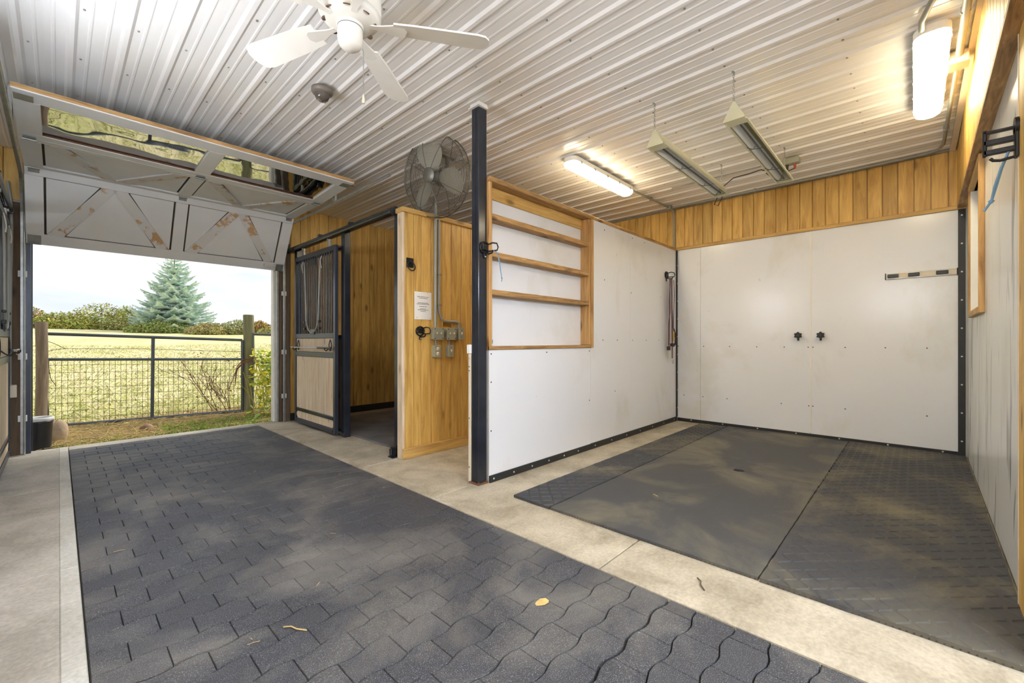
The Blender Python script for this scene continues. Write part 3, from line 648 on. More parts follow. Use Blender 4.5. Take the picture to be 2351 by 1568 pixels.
for i, (lb, a, b) in enumerate((('short conduit nipple between the two double switch boxes', (2.624, 3.43, 1.172), (2.662, 3.43, 1.172)), ('short conduit nipple beside the narrow single switch box', (2.783, 3.43, 1.172), (2.812, 3.43, 1.172)), ('short conduit nipple above the duplex outlet box', (2.548, 3.43, 1.110), (2.548, 3.43, 1.062)), ('short conduit nipple above the lower single switch box', (2.712, 3.43, 1.110), (2.712, 3.43, 1.062)))): conduit(lb, [a, b], .011)
tg = thing('wall_tag', 'small shiny tilted tag above the middle double switch box', 'tag', (2.70, 3.448, 1.262)); MB().box(-.05, .05, -.0015, .0015, -.018, .018).build('tag_plate', 'brass', tg); tg.rotation_euler = (0, R(8), 0)
tack_hook('black tack hook with blue twine on the steel post', (2.256, 2.419, 1.80), 0, 1)
def twine(label, pts, r=.004):
    p0 = Vector(pts[0]); t = thing('baling_twine', label, 'twine', p0); MB().tube([Vector(p)-p0 for p in pts], r, 6).build('strand', 'twine', t); return t
t = twine('pale blue twine dangling from the tack hook on the steel post', [(2.29, 2.35, 1.795), (2.315, 2.345, 1.785), (2.335, 2.345, 1.75), (2.350, 2.345, 1.70), (2.362, 2.345, 1.64), (2.375, 2.345, 1.585), (2.372, 2.345, 1.565)])
MB().lathe([(.0001, -.008), (.008, 0), (.0001, .008)], 8, Matrix.Translation((.085, -.005, -.205))).build('knot', 'twine', t)
# black bracket and twine at the right edge, on the corner post of the wash bay
wr = thing('folding_rack', 'black folding tack rack on the pine corner post at the right edge', 'tack rack', (2.70, -.311, 1.955))
MB().cyl((0, -.001, .03), (0, .012, .03), .035, n=20).build('swivel_plate', 'iron', wr); CB(-.02, .02, 0, .012, -.10, .03, .003).build('back_plate', 'iron', wr)
for z, h in ((.02, .010), (-.03, .022), (-.07, .020)): CB(-.012, .012, .010, .098, z, z+h, .002).build('arm', 'iron', wr)
CB(-.012, .012, .088, .10, -.075, .035, .003).build('end_bar', 'iron', wr); MB().tube([(0, .012, -.095), (0, .05, -.10), (0, .07, -.095), (0, .078, -.085)], .006).build('under_hook', 'iron', wr)
t = twine('blue knotted twine hanging from the rack at the right edge', [(2.70, -.285, 1.89), (2.73, -.268, 1.83), (2.75, -.254, 1.76), (2.77, -.242, 1.705), (2.79, -.222, 1.67)], .005)
MB().tube([(.0, .0, 0), (.022, .020, -.06), (.045, .036, -.13), (.07, .043, -.185)], .004, 6).build('strand', 'twine', t)
MB().lathe([(.0001, -.012), (.011, 0), (.0001, .012)], 8, Matrix.Translation((.07, .043, -.185))).build('knot', 'twine', t)
# leather bridle on a hook near the back corner
tack_hook('black tack hook holding leather straps by the back corner', (5.53, 2.400, 1.955))
br = thing('leather_bridle', 'burgundy leather bridle straps hanging by the back corner', 'bridle', (5.56, 2.34, 1.93)); br.scale = (1.35, 1, 1)
def st(pts, wd, mat='leather', nm='strap'): MB().strap(pts, wd, .005, (1, .25, 0)).build(nm, mat, br)
st([(.01, 0, .0), (.02, .005, -.25), (.03, .01, -.5), (.035, .01, -.75), (.04, .01, -1.06)], .045)
st([(-.03, -.005, .0), (-.045, 0, -.3), (-.035, .005, -.55), (-.04, .01, -.90)], .024)
st([(-.02, .01, .0), (-.01, .012, -.2), (-.005, .015, -.45), (-.03, .02, -.60), (-.035, .02, -.88)], .022)
st([(.035, -.01, -.02), (.05, -.01, -.2), (.045, -.005, -.45), (.05, .0, -.7)], .02)
st([(-.01, -.012, 0), (-.015, -.014, -.3), (.005, -.012, -.48), (.02, -.01, -.66)], .018, 'leather_dark')
MB().tube([(.05, .0, -.66), (.085, .0, -.72), (.10, .0, -.80), (.085, .0, -.88), (.05, .0, -.90)], .009, 6).build('noseband', 'leather_dark', br)
CB(-.06, -.015, .0, .03, -.95, -.90, .004).build('buckle_keeper', 'leather_dark', br); CB(.0, .06, -.012, .02, -.90, -.86, .004).build('buckle_keeper', 'leather_dark', br)
CB(.015, .055, -.014, -.004, -.83, -.70, .003).build('buckle', 'brass', br); MB().tube([(.055+.016*math.cos(a), .01, -1.105+.026*math.sin(a)) for a in [2*PI*i/14 for i in range(14)]], .004, 6, True).build('snap_ring', 'galvanised', br)
CB(-.035, -.018, .012, .018, -1.08, -.95, .002).build('tag_end', 'cream', br)
# taps and rail on the back wall
def tap(label, y):
    t = thing('wall_tap', label, 'tap', (5.882, y, 1.165))
    Mx = Matrix.Rotation(-PI/2, 4, 'Y')
    MB().lathe([(.026, 0), (.026, .006), (.012, .008), (.012, .05), (.0001, .05)], 16, Mx).build('spindle', 'galvanised', t)
    po = []
    for i in range(36): a = 2*PI*i/36; r = .036+.0055*math.cos(6*a); po.append((r*math.cos(a), r*math.sin(a)))
    MB().prism(po, .045, .062, Mx).build('handwheel', 'iron', t); MB().cyl((-.062, 0, 0), (-.068, 0, 0), .012, n=12).build('cap', 'screw_dark', t)
    MB().tube([(-.02, 0, 0), (-.025, 0, -.025), (-.04, 0, -.045), (-.04, 0, -.06)], .010, 8).build('spout', 'iron', t)
tap('black wall tap left of the panel seam on the back wall', .975); tap('black wall tap right of the panel seam on the back wall', .763)
hr = thing('grip_rail', 'aluminium tool holder rail with three black clips on the back wall', 'tool rail', (5.882, -.04, 1.765))
CB(-.012, 0, -.255, .255, -.032, .032, .003).build('rail_body', 'cream', hr); CB(-.016, 0, .255, .262, -.034, .034, .002).build('end_cap', 'iron', hr); CB(-.016, 0, -.262, -.255, -.034, .034, .002).build('end_cap', 'iron', hr)
for z in (-.028, .022): BX(-.015, -.012, -.255, .255, z, z+.006).build('lip', 'galvanised', hr)
for y in (.20, .045, -.155): CB(-.032, -.012, y-.042, y+.042, -.016, .018, .004).build('clip', 'plastic_black', hr)

# ------------------------------------------------------------------ overhead sectional door, half raised
GX0, GW = -.215, 2.315
P0, P1, P2, P3 = (6.285, 2.055), (5.875, 2.700), (5.040, 2.702), (4.215, 2.742)
gdo = thing('overhead_door', 'raised grey wooden overhead door with peeling braces and two long windows', 'garage door', (GX0+GW/2, 6.285, 2.055))
def sect(name, A, B):
    e = Vector((0, B[0]-A[0], B[1]-A[1])); H = e.length; e.normalize(); n = Vector((1, 0, 0)).cross(e)
    o = bpy.data.objects.new(name, None); COL.objects.link(o); o.parent = gdo
    o.matrix_local = Matrix.Translation((-GW/2, A[0]-6.285, A[1]-2.055)) @ Matrix(((1, e.x, n.x, 0), (0, e.y, n.y, 0), (0, e.z, n.z, 0), (0, 0, 0, 1)))
    return o, H-.004
def bd(par, name, x0, x1, y0, y1, mat='door_white', z0=0, z1=.012): return CB(x0, x1, y0, y1, z0, z1, .003).build(name, mat, par)
def brace(par, x0, x1, y0, y1, wd=.095):             # parallelogram board from (x0, y0) to (x1, y1)
    o = wd/2*math.hypot(x1-x0, y1-y0)/(y1-y0); P = [(x0-o, y0), (x0+o, y0), (x1+o, y1), (x1-o, y1)]
    MB().prism(P, -.004, .012).build('brace', 'door_peeling', par); return o
def infill(par, P):
    cx = sum(p[0] for p in P)/len(P); cy = sum(p[1] for p in P)/len(P); m = MB(); n = len(P); g = .008
    Q = [(x+(2*g if x < cx else -2*g), y+(g if y < cy else -g)) for x, y in P]; m.prism(Q, -.0083, -.002).build('infill_panel', 'door_white', par)
def zigzag(par, a, b, y0, y1, up):
    c = (a+b)/2; e = .075; k = .04
    f0, f1 = (a+e, c-k) if up else (c-k, a+e)
    o = brace(par, f0, f1, y0, y1); brace(par, 2*c-f0, 2*c-f1, y0, y1)
    infill(par, [(a, y0), (max(a+.014, f0-o), y0), (max(a+.014, f1-o), y1), (a, y1)]); infill(par, [(f0+o, y0), (2*c-f0-o, y0), (2*c-f1-o, y1), (f1+o, y1)] if abs(c-f1-o) > .0 else []); infill(par, [(min(b-.014, 2*c-f0+o), y0), (b, y0), (b, y1), (min(b-.014, 2*c-f1+o), y1)])
C0 = GW/2
def frame(par, H, r0=.11, r1=.075):
    BX(0, GW, 0, H, -.028, -.0085).build('backing', 'joint_dark', par)  # dark sheet showing through the gaps as shadow lines round the braces
    bd(par, 'rail', 0, GW, 0, r0, z0=-.0085); bd(par, 'rail', 0, GW, H-r1, H, z0=-.0085)
    for a, b in ((0, .12), (C0-.055, C0+.055), (GW-.12, GW)): bd(par, 'stile', a, b, r0+.001, H-r1-.001, z0=-.0085)
s1, H1 = sect('section', P0, P1); frame(s1, H1)
for a, b in ((.12, C0-.055), (C0+.055, GW-.12)):
    zigzag(s1, a, b, .11, H1-.075, True)
s2, H2 = sect('section', P1, P2); frame(s2, H2, .075, .075)
for a, b in ((.12, C0-.055), (C0+.055, GW-.12)):
    zigzag(s2, a, b, .075, H2-.075, False)
s3, H3 = sect('section', P2, P3)
bd(s3, 'rail', 0, GW, 0, .09, z0=-.028); bd(s3, 'rail', 0, GW, H3-.16, H3, z0=-.028); BX(0, GW, H3-.0005, H3+.004, -.024, .004).build('raw_edge', 'shelf_wood', s3)
for a, b in ((0, .13), (C0-.06, C0+.06), (GW-.13, GW)): bd(s3, 'stile', a, b, .091, H3-.161, z0=-.028)
for a, b in ((.13, C0-.06), (C0+.06, GW-.13)):
    BX(a, b, .09, H3-.16, -.012, -.006).build('pane', 'door_glass', s3)
    for y0, y1 in ((.09, .104), (H3-.174, H3-.16)): bd(s3, 'glazing_bead', a, b, y0, y1, 'rust' if y0 < .1 else 'door_white', -.004, .006)
def hinge(par, x, y):
    CB(x-.035, x+.035, y-.045, y+.045, .012, .016, .002).build('hinge', 'galvanised', par); MB().cyl((x-.04, y, .024), (x+.04, y, .024), .009, n=8).build('hinge_pin', 'galvanised', par)
for s_, H_ in ((s1, H1), (s2, H2)):
    for x in (.06, C0, GW-.06): hinge(s_, x, H_)
for s_, y in ((s1, .05), (s3, H3-.1)):
    for x in (.055, GW-.055): CB(x-.045, x+.045, y-.05, y+.05, .012, .017, .002).build('roller_bracket', 'galvanised', s_)
CB(GW-.25, GW-.12, .06, .095, .012, .05, .004).build('lift_handle', 'door_white', s1)
# tracks
def track(label, x, s):
    t = thing('door_track', label, 'door track', (x, 6.27, 0))
    pts = [(0, 0, .01), (0, 0, 2.15)]+[(0, -.36+.36*math.cos(a), 2.15+.50*math.sin(a)) for a in [PI/2*i/8 for i in range(1, 9)]]+[(0, -2.72, 2.650)]
    MB().strap(pts, .026, .004, (1, 0, 0)).build('channel', 'galvanised', t)
    MB().strap([(p[0]+.012*s, p[1]-.010, p[2]-.010) for p in pts], .006, .028, (1, 0, 0)).build('channel_lip', 'galvanised', t)
    MB().tube([(p[0]+.014*s, p[1]-.018, p[2]-.018) for p in pts], .008, 6).build('rolled_edge', 'galvanised', t)
    for z in (.35, .95, 1.75): CB(-.03, .03, .006, .028, z-.03, z+.03, .002).build('track_plate', 'white_paint', t)
    for y in (-1.55,): CB(-.012, .012, y-.03, y+.03, 2.66, CZ-.019, .002).build('hanger', 'galvanised', t); MB().beam((-.1, y, CZ-.03), (.25, y+.05, CZ-.03), .035, .022).build('angle_iron', 'galvanised', t)
    return t
track('galvanised right track of the overhead door running under the ceiling', 2.118, -1)
track('galvanised left track of the overhead door at the left edge', -.238, 1)
# door jambs
def jamb(n, x0, x1, y0, y1, z1, mat):
    return CB(x0, x1, y0, y1, .0005, z1, .003).build('trim_%d' % n, mat, kind='structure')
jamb(8, -.365, -.228, 6.290, 6.322, 2.44, 'brown_board'); jamb(9, 2.06, 2.20, 6.290, 6.322, 2.44, 'brown_board')
jamb(10, -.222, -.184, 6.300, 6.452, 2.42, 'blue_black'); jamb(11, 2.036, 2.058, 6.300, 6.44, 2.42, 'galvanised'); jamb(12, 2.010, 2.034, 6.38, 6.46, 2.42, 'white_paint'); jamb(13, -.184, -.176, 6.42, 6.452, 2.42, 'blue_black')
cb = thing('junction_box', 'grey junction box low on the left door jamb', 'electrical box', (-.318, 6.288, .62)); CB(-.045, .045, -.04, .0, -.06, .06, .004).build('box_body', 'cream', cb)
conduit('grey cable curving down the left door jamb', [(-.33, 6.27, 2.62), (-.31, 6.26, 2.45), (-.305, 6.27, 2.2), (-.315, 6.275, 1.4), (-.318, 6.275, .68)], .012)

# ------------------------------------------------------------------ lit tube fixtures and added fill lights
def lamp(label, x0, x1, y, mat, group=None, rz=0, zt=CZ-.019):
    t = thing('tube_light', label, 'ceiling light', ((x0+x1)/2, y, zt), rz, group); h = (x1-x0)/2; wd = .082
    def ring(hx, wy, n=6):
        r = wy*.75; P = []
        for cx, cy, a0 in ((hx-r, wy-r, 0), (-hx+r, wy-r, PI/2), (-hx+r, -wy+r, PI), (hx-r, -wy+r, 1.5*PI)):
            for i in range(n+1): a = a0+PI/2*i/n; P.append((cx+r*math.cos(a), cy+r*math.sin(a)))
        return P
    MB().prism(ring(h, wd), -.045, 0).build('housing', 'white_plastic', t)
    A, B_, D = ring(h-.004, wd-.004), ring(h-.008, wd-.012), ring(h-.03, wd-.035); n = len(A)
    MB().add([(x, y_, -.045) for x, y_ in A]+[(x, y_, -.075) for x, y_ in B_]+[(x, y_, -.092) for x, y_ in D], [(i, n+i, n+(i+1) % n, (i+1) % n) for i in range(n)]+[(n+i, 2*n+i, 2*n+(i+1) % n, n+(i+1) % n) for i in range(n)]+[tuple(range(2*n, 3*n))[::-1]], True).build('diffuser', mat, t)
    for i in range(5):
        for s in (-1, 1): CB(-h+.12+i*(2*h-.24)/4-.012, -h+.12+i*(2*h-.24)/4+.012, s*wd-.005, s*wd+.005, -.058, -.03, .002).build('clip', 'galvanised', t)
    return t
lamp('lit tube ceiling light above the shelf partition', 3.46, 4.70, 2.50, 'lamp_warm', zt=CZ-.024)
lamp('large bright tube ceiling light beside the right wash bay wall', 3.44, 4.68, -.075, 'lamp_warm', zt=CZ-.024)
def fill_pendant(label, x, y, z=2.08):  # invented fixture out of view, added to brighten walls and ceiling
    t = thing('hanging_fill_light', label, 'ceiling light', (x, y, z), 0, 'added hanging fill lights out of view')
    CB(-.62, .62, -.05, .05, 0, .05, .004).build('ballast_box', 'white_paint', t)
    for s in (-1, 1):
        MB().cyl((-.58, s*.10, -.01), (.58, s*.10, -.01), .019, n=12).build('tube', 'fill_cool', t)
        for e in (-.60, .60): CB(e-.015, e+.015, s*.10-.02, s*.10+.02, -.04, .02, .003).build('socket', 'white_plastic', t); CB(e-.01, e+.01, min(s*.05, s*.09), max(s*.05, s*.09), -.005, .02, .002).build('socket_arm', 'white_plastic', t)
        MB().cyl((s*.5, 0, .05), (s*.5, 0, CZ-.019-z), .004, n=6).build('hanger', 'galvanised', t)
fill_pendant('added unseen hanging tube fill light nearest behind the viewpoint', 1.0, -1.1); fill_pendant('added unseen hanging tube fill light at the rear end of the aisle', 1.0, -3.0)
fill_pendant('added unseen hanging tube fill light over the stall behind the left wall', -1.9, 1.2)
def fill_wall_light(label, y, z=1.95):  # invented wall fixture out of view, added as upward fill for the ceiling
    t = thing('wall_fill_light', label, 'added fill light', (-.350, y, z), 0, 'added wall fill lights out of view')
    CB(.001, .045, -.62, .62, -.04, .04, .004).build('ballast_box', 'white_paint', t)
    for q in (-.06, .06):
        MB().cyl((.085, -.58, q), (.085, .58, q), .019, n=12).build('tube', 'fill_wall', t)
        for e in (-.60, .60): CB(.04, .105, e-.014, e+.014, q-.02, q+.02, .003).build('socket', 'white_plastic', t)
fill_wall_light('added unseen tube fill light on the left wall nearest the overhead door', 2.7); fill_wall_light('added unseen tube fill light on the left wall beside the viewpoint', .2)
# conduits on the ceiling of the wash bay
conduit('grey conduit on the ceiling leading from the shelf light to the back wall', [(4.70, 2.47, CZ-.035), (5.50, 2.44, CZ-.035), (5.68, 2.43, CZ-.035)], .0125, [((5.2, 2.455, CZ-.03), 'x')])
jx = thing('junction_box', 'small grey conduit elbow box in the ceiling corner above the partition', 'electrical box', (5.72, 2.43, CZ-.035)); CB(-.05, .05, -.028, .028, -.03, .03, .005).build('box_body', 'conduit_grey', jx)
conduit('grey conduit dropping down the pine wall behind the partition corner', [(5.77, 2.43, CZ-.035), (5.82, 2.43, CZ-.045), (5.85, 2.43, CZ-.09), (5.862, 2.43, CZ-.2), (5.862, 2.43, 2.40)], .0135)
conduit('long grey conduit along the ceiling edge of the back wall', [(5.72, 2.39, CZ-.035), (5.76, 1.4, CZ-.035), (5.78, .3, CZ-.035), (5.77, -.08, CZ-.035), (5.72, -.165, CZ-.035), (5.60, -.195, CZ-.035), (4.02, -.205, CZ-.035)], .013, [((5.76, 1.4, CZ-.03), 'y'), ((5.2, -.198, CZ-.03), 'x')])
jr = thing('junction_box', 'cream junction box on the ceiling beside the large tube light', 'electrical box', (3.94, -.205, CZ-.019)); CB(-.055, .055, -.045, .045, -.07, 0, .004).build('box_body', 'cream', jr); CB(-.058, .058, -.048, .048, -.078, -.07, .002).build('cover', 'cream', jr)
conduit('thick grey conduit running from the cream junction box towards the viewer', [(3.88, -.205, CZ-.045), (3.45, -.205, CZ-.04), (2.6, -.205, CZ-.04)], .019, [((3.4, -.205, CZ-.035), 'x')])
conduit('grey conduit curving into the near end of the large tube light', [(3.43, -.03, CZ-.05), (3.36, -.03, CZ-.035), (3.20, -.07, CZ-.03), (2.9, -.15, CZ-.03)], .015)
conduit('thin grey conduit crossing the ceiling to the heater outlet', [(5.00, 2.1, CZ-.03), (5.02, 1.2, CZ-.03), (5.02, .98, CZ-.03)], .008)
ob = thing('outlet_box', 'grey ceiling outlet box feeding the hanging heaters', 'electrical box', (5.05, .90, CZ-.019)); CB(-.045, .045, -.07, .07, -.055, 0, .004).build('box_body', 'box_grey', ob)
for y, mt in ((-.03, 'cable_red'), (.035, 'cable')): MB().cyl((0, y, -.055), (0, y, -.105), .014, .009, n=10).build('plug', mt, ob)
conduit('brown power cord looping from the outlet to the right heater', [(5.05, .935, CZ-.12), (5.05, .95, CZ-.16), (4.95, 1.0, CZ-.19), (4.86, 1.08, CZ-.17), (4.80, 1.02, CZ-.24), (4.79, .95, CZ-.30), (4.77, .90, CZ-.30)], .0055, mat='cable', n=6, cname='power_cord')
conduit('brown power cord looping from the outlet to the left heater', [(5.05, .87, CZ-.12), (5.04, .97, CZ-.15), (4.95, 1.15, CZ-.09), (4.90, 1.25, CZ-.12), (4.85, 1.38, CZ-.14), (4.80, 1.46, CZ-.22), (4.78, 1.47, CZ-.34), (4.78, 1.51, CZ-.42), (4.78, 1.55, CZ-.40), (4.77, 1.50, CZ-.30)], .0055, mat='cable', n=6, cname='power_cord')
# ------------------------------------------------------------------ radiant heaters on chains
def heater(label, y):
    t = thing('radiant_heater', label, 'heater', (3.16, y, 2.615)); Ln = 1.59; ap = .115; hw = .064; th = .004
    for s in (-1, 1):
        a, b = Vector((0, s*hw, 0)), Vector((0, s*.004, ap)); nrm = Vector((0, s*ap, hw)).normalized()*th
        vs = [a, b, b+nrm, a+nrm]; vs = vs+[v+Vector((Ln, 0, 0)) for v in vs]
        MB().add(vs, [(0, 1, 2, 3), (4, 7, 6, 5), (0, 4, 5, 1), (1, 5, 6, 2), (2, 6, 7, 3), (3, 7, 4, 0)]).build('hood_side', 'heater_paint', t)
        CB(.03, Ln-.03, s*hw-.012, s*hw+.004, -.006, .002, .002).build('lip', 'heater_paint', t)
        a2, b2 = Vector((.04, s*(hw-.014), .006)), Vector((.04, s*.012, .075)); vs = [a2, b2, b2+Vector((0, 0, .002)), a2+Vector((0, 0, .002))]; vs += [v+Vector((Ln-.08, 0, 0)) for v in vs]
        MB().add(vs, [(0, 1, 2, 3), (4, 7, 6, 5), (0, 4, 5, 1), (1, 5, 6, 2), (2, 6, 7, 3), (3, 7, 4, 0)]).build('reflector', 'heater_reflector', t)
    for x in (0, Ln-.004): MB().prism([(-hw-.004, -.006), (hw+.004, -.006), (.004, ap+.006), (-.004, ap+.006)], x-.002, x+.006, Matrix(((0, 0, 1, 0), (1, 0, 0, 0), (0, 1, 0, 0), (0, 0, 0, 1)))).build('end_cap', 'heater_paint', t)
    BX(.004, .10, -hw, hw, -.004, -.001).build('end_plate', 'heater_paint', t)
    MB().cyl((.05, 0, .018), (Ln-.05, 0, .018), .0065, n=8).build('heating_rod', 'heater_rod', t)
    for x in (.55, 1.1, 1.45): MB().tube([(x-.03, hw, -.002), (x, .02, -.02), (x+.02, -.02, -.02), (x+.06, -hw, -.002)], .0022, 5).build('guard_wire', 'heater_rod', t); MB().tube([(x+.05, hw, -.002), (x+.02, .02, -.012), (x, 0, .0)], .0022, 5).build('guard_wire', 'heater_rod', t)
    for x in (.0, Ln-.02):
        m = MB(); z = ap+.004; i = 0; top = CZ-.02-2.615
        while z < top-.012:
            ax = (1, 0) if i % 2 else (0, 1); m.tube([(x+ax[0]*.006*math.cos(a), ax[1]*.006*math.cos(a), z+.011+.0125*math.sin(a)) for a in [2*PI*q/8 for q in range(8)]], .0019, 4, True); z += .0205; i += 1
        m.build('chain', 'galvanised', t, kind='stuff'); MB().tube([(x-.02, 0, top), (x, 0, top-.002), (x+.003, 0, top-.014), (x, 0, top-.018)], .0025, 5).build('ceiling_hook', 'galvanised', t); CB(x-.028, x+.012, -.008, .008, top-.002, top+.001, .001).build('hook_plate', 'galvanised', t)
heater('left triangular radiant heater hanging on chains in the wash bay', 1.462); heater('right triangular radiant heater hanging on chains in the wash bay', .898)

# ------------------------------------------------------------------ ceiling fan
cf = thing('ceiling_fan', 'white five blade ceiling fan with pull chain over the aisle', 'ceiling fan', (.95, 1.95, CZ-.019))
def lp(name, prof, mat, n=32, par=cf): return MB().lathe(prof, n).build(name, mat, par)
lp('canopy', [(.0001, 0), (.07, 0), (.068, -.03), (.04, -.06), (.0001, -.06)], 'fan_white'); lp('downrod', [(.014, -.05), (.014, -.13)], 'fan_white', 12)
lp('motor_housing', [(.0001, -.12), (.10, -.125), (.135, -.15), (.142, -.19), (.142, -.26), (.135, -.285), (.0001, -.285)], 'fan_white')
fl = lp('flywheel_plate', [(.0001, -.285), (.142, -.285), (.125, -.31), (.075, -.335), (.0001, -.335)], 'fan_white')
for i in range(8):  # flat dark discs, the shade inside the holes put into their colour
    a = 2*PI*i/8+.2; MB().lathe([(.0001, .0), (.015, .0), (.016, -.003)], 12, Matrix.Translation((.112*math.cos(a), .112*math.sin(a), -.3175)) @ Matrix.Rotation(a, 4, 'Z') @ Matrix.Rotation(R(27), 4, 'Y') @ Matrix.Scale(-1, 4, (0, 0, 1))).build('vent_hole_disc', 'hole_shade', fl)
lp('switch_housing', [(.06, -.335), (.062, -.345), (.057, -.35), (.057, -.40), (.05, -.43), (.03, -.447), (.0001, -.45)], 'fan_white')
MB().lathe([(.0585, -.349), (.0585, -.353)], 32).build('housing_seam', 'ink', cf)
ir = []
for i in range(8): a = i/7; ir.append((.07+.16*a, -.012-.030*max(0, a-.35)/.65))
irn = [(x, y) for x, y in ir]+[(.25, -.030), (.262, 0), (.25, .030)]+[(x, -y) for x, y in ir[::-1]]
ime = MB().prism(irn, -.003, .003).mesh('blade_iron', 'fan_white')
bl = [(.20, -.052), (.30, -.062), (.60, -.074), (.640, -.066), (.662, -.035), (.668, 0), (.662, .035), (.640, .066), (.60, .074), (.30, .062), (.20, .052)]
bme = MB().prism(bl, -.004, .004).mesh('blade', 'fan_white')
for i in range(5):
    a = R(-34+72*i); o = inst('blade_iron', ime, cf, (0, 0, -.325)); o.rotation_euler = (R(0), 0, a); o = inst('blade', bme, cf, (0, 0, -.318)); o.rotation_euler = (R(12), 0, a)
MB().tube([(.056, -.01, -.42), (.062, -.01, -.43), (.062, -.01, -.64)], .0022, 5).build('pull_chain', 'galvanised', cf)
MB().lathe([(.0001, -.635), (.004, -.64), (.008, -.675), (.006, -.682), (.0001, -.682)], 10, Matrix.Translation((.062, -.01, 0))).build('chain_pull', 'cream', cf)
dc = thing('dome_camera', 'grey brown dome security camera on the ceiling near the overhead door', 'security camera', (1.315, 3.135, CZ-.019))
lp('base_ring', [(.0001, 0), (.072, 0), (.074, -.02), (.066, -.034), (.05, -.038)], 'dome_grey', 28, dc); lp('dome', [(.052, -.034), (.050, -.055), (.04, -.075), (.022, -.088), (.0001, -.092)], 'dome_glass', 28, dc); CB(-.03, .03, -.014, .014, -.090, -.075, .004).build('lens_shroud', 'dome_grey', dc)

# ------------------------------------------------------------------ round industrial fan on the tack wall
wf = thing('wall_fan', 'large grey caged industrial fan mounted above the tack wall', 'fan', (2.46, 3.30, 2.655))
ax = Vector((-.98, -.21, -.16)).normalized(); wf.rotation_euler = ax.to_track_quat('Z', 'Y').to_euler(); RF = .37
def guard(name, zc, dep, r0, nr, sgn):
    m = MB()
    for i in range(nr):
        q = i/(nr-1); r = r0+(RF-r0)*q; z = zc+sgn*dep*(1-q**2.6)
        m.tube([(r*math.cos(a), r*math.sin(a), z) for a in [2*PI*k/44 for k in range(44)]], .0016, 4, True)
    o = m.build(name, 'guard_grey', wf, kind='stuff')
    for k in range(8):
        a = 2*PI*k/8+.2; pts = []
        for i in range(9): q = i/8; r = r0+(RF-r0)*q; pts.append((r*math.cos(a), r*math.sin(a), zc+sgn*dep*(1-q**2.6)+sgn*.002))
        MB().tube(pts, .0032, 5).build('guard_rib', 'guard_grey', o)
guard('front_guard', .045, .07, .07, 24, 1); guard('rear_guard', -.035, .06, .08, 22, -1)
for z in (.045, -.035): MB().tube([(RF*math.cos(a), RF*math.sin(a), z) for a in [2*PI*k/56 for k in range(56)]], .0055, 6, True).build('rim_ring', 'guard_grey', wf)
m = MB()
for k in range(40): a = 2*PI*k/40; m.cyl((RF*math.cos(a), RF*math.sin(a), -.035), (RF*math.cos(a), RF*math.sin(a), .045), .0016, n=4)
m.build('rim_wires', 'guard_grey', wf, kind='stuff')
MB().lathe([(.0001, .118), (.068, .116), (.07, .112), (.0001, .108)], 24).build('badge', 'fan_grey', wf)
MB().lathe([(.0001, .05), (.05, .05), (.052, .0), (.0001, -.01)], 20).build('hub', 'fan_grey', wf); MB().lathe([(.0001, -.05), (.075, -.055), (.075, -.17), (.05, -.19), (.0001, -.19)], 20).build('motor', 'fan_grey', wf)
for k in range(3):
    a0 = R(100+120*k); n = 20; vs = []; me = MB(); P = []
    for i in range(n): t = 2*PI*i/n; P.append((.195+.145*math.cos(t), .118*math.sin(t)*(1+.25*math.cos(t))))
    me.prism(P, -.002, .002); o = me.build('blade', 'fan_blade', wf, (0, 0, .02)); o.rotation_euler = Matrix.Rotation(a0, 3, 'Z').to_euler(); o.rotation_euler = (Matrix.Rotation(a0, 3, 'Z') @ Matrix.Rotation(R(24), 3, 'X')).to_euler()
fp = thing('fan_mount', 'grey steel mounting bracket holding the caged fan to the ceiling', 'bracket', (2.63, 3.36, CZ-.019)); CB(-.10, .10, -.03, .03, -.018, 0, .003).build('ceiling_plate', 'galvanised', fp); MB().cyl((0, 0, -.018), (0, 0, -.27), .016, n=12).build('drop_pipe', 'fan_grey', fp)

# ------------------------------------------------------------------ outdoors
def gz(x, y):
    if y < 8.6: return -.05
    if y < 40: return -.05+(y-8.6)*.0625+.03*math.sin(x*.7+y*.4)*min(1, (y-8.6)/3)
    return -.05+31.4*.0625
gm = MB(); xs = [-60+120*i/80 for i in range(81)]; ys = [6.43, 6.7, 7, 7.4, 7.8, 8.2, 8.6, 9.2, 10]+[11+1.2*i for i in range(25)]+[45, 60, 90, 140, 220]
xs = sorted(set([-200, -120]+[round(x, 3) for x in xs]+[-2.2, -1, -.4, .4, 1, 2.2, 2.8]+[120, 200]))
gm.add([(x, y, gz(x, y)+(random.uniform(-.012, .012) if 6.9 < y < 41 else 0)) for y in ys for x in xs], [(j*len(xs)+i, j*len(xs)+i+1, (j+1)*len(xs)+i+1, (j+1)*len(xs)+i) for j in range(len(ys)-1) for i in range(len(xs)-1)], True)
ground = gm.build('ground', 'field_grass', kind='structure')
BX(-200, 200, -120, 6.43, -.30, -.06).build('ground_yard', 'field_grass', kind='structure')
BX(-3, 5, 6.42, 7.9, -.09, -.044).build('ground_strip', 'soil', kind='structure')
def blades(n, box, hmin, hmax, wd, lean):
    m = MB()
    for _ in range(n):
        x = random.uniform(box[0], box[1]); y = random.uniform(box[2], box[3]); z = gz(x, y)-.01; h = random.uniform(hmin, hmax); a = random.uniform(0, 2*PI); l = random.uniform(.2, 1)*lean; w_ = wd*random.uniform(.6, 1.2)
        dx, dy = math.cos(a), math.sin(a); m.add([(x-dy*w_, y+dx*w_, z), (x+dy*w_, y-dx*w_, z), (x+dx*l*h*.5, y+dy*l*h*.5, z+h*.7), (x+dx*l*h*1.1, y+dy*l*h*1.1, z+h)], [(0, 1, 2), (0, 2, 3), (1, 3, 2)])
    return m
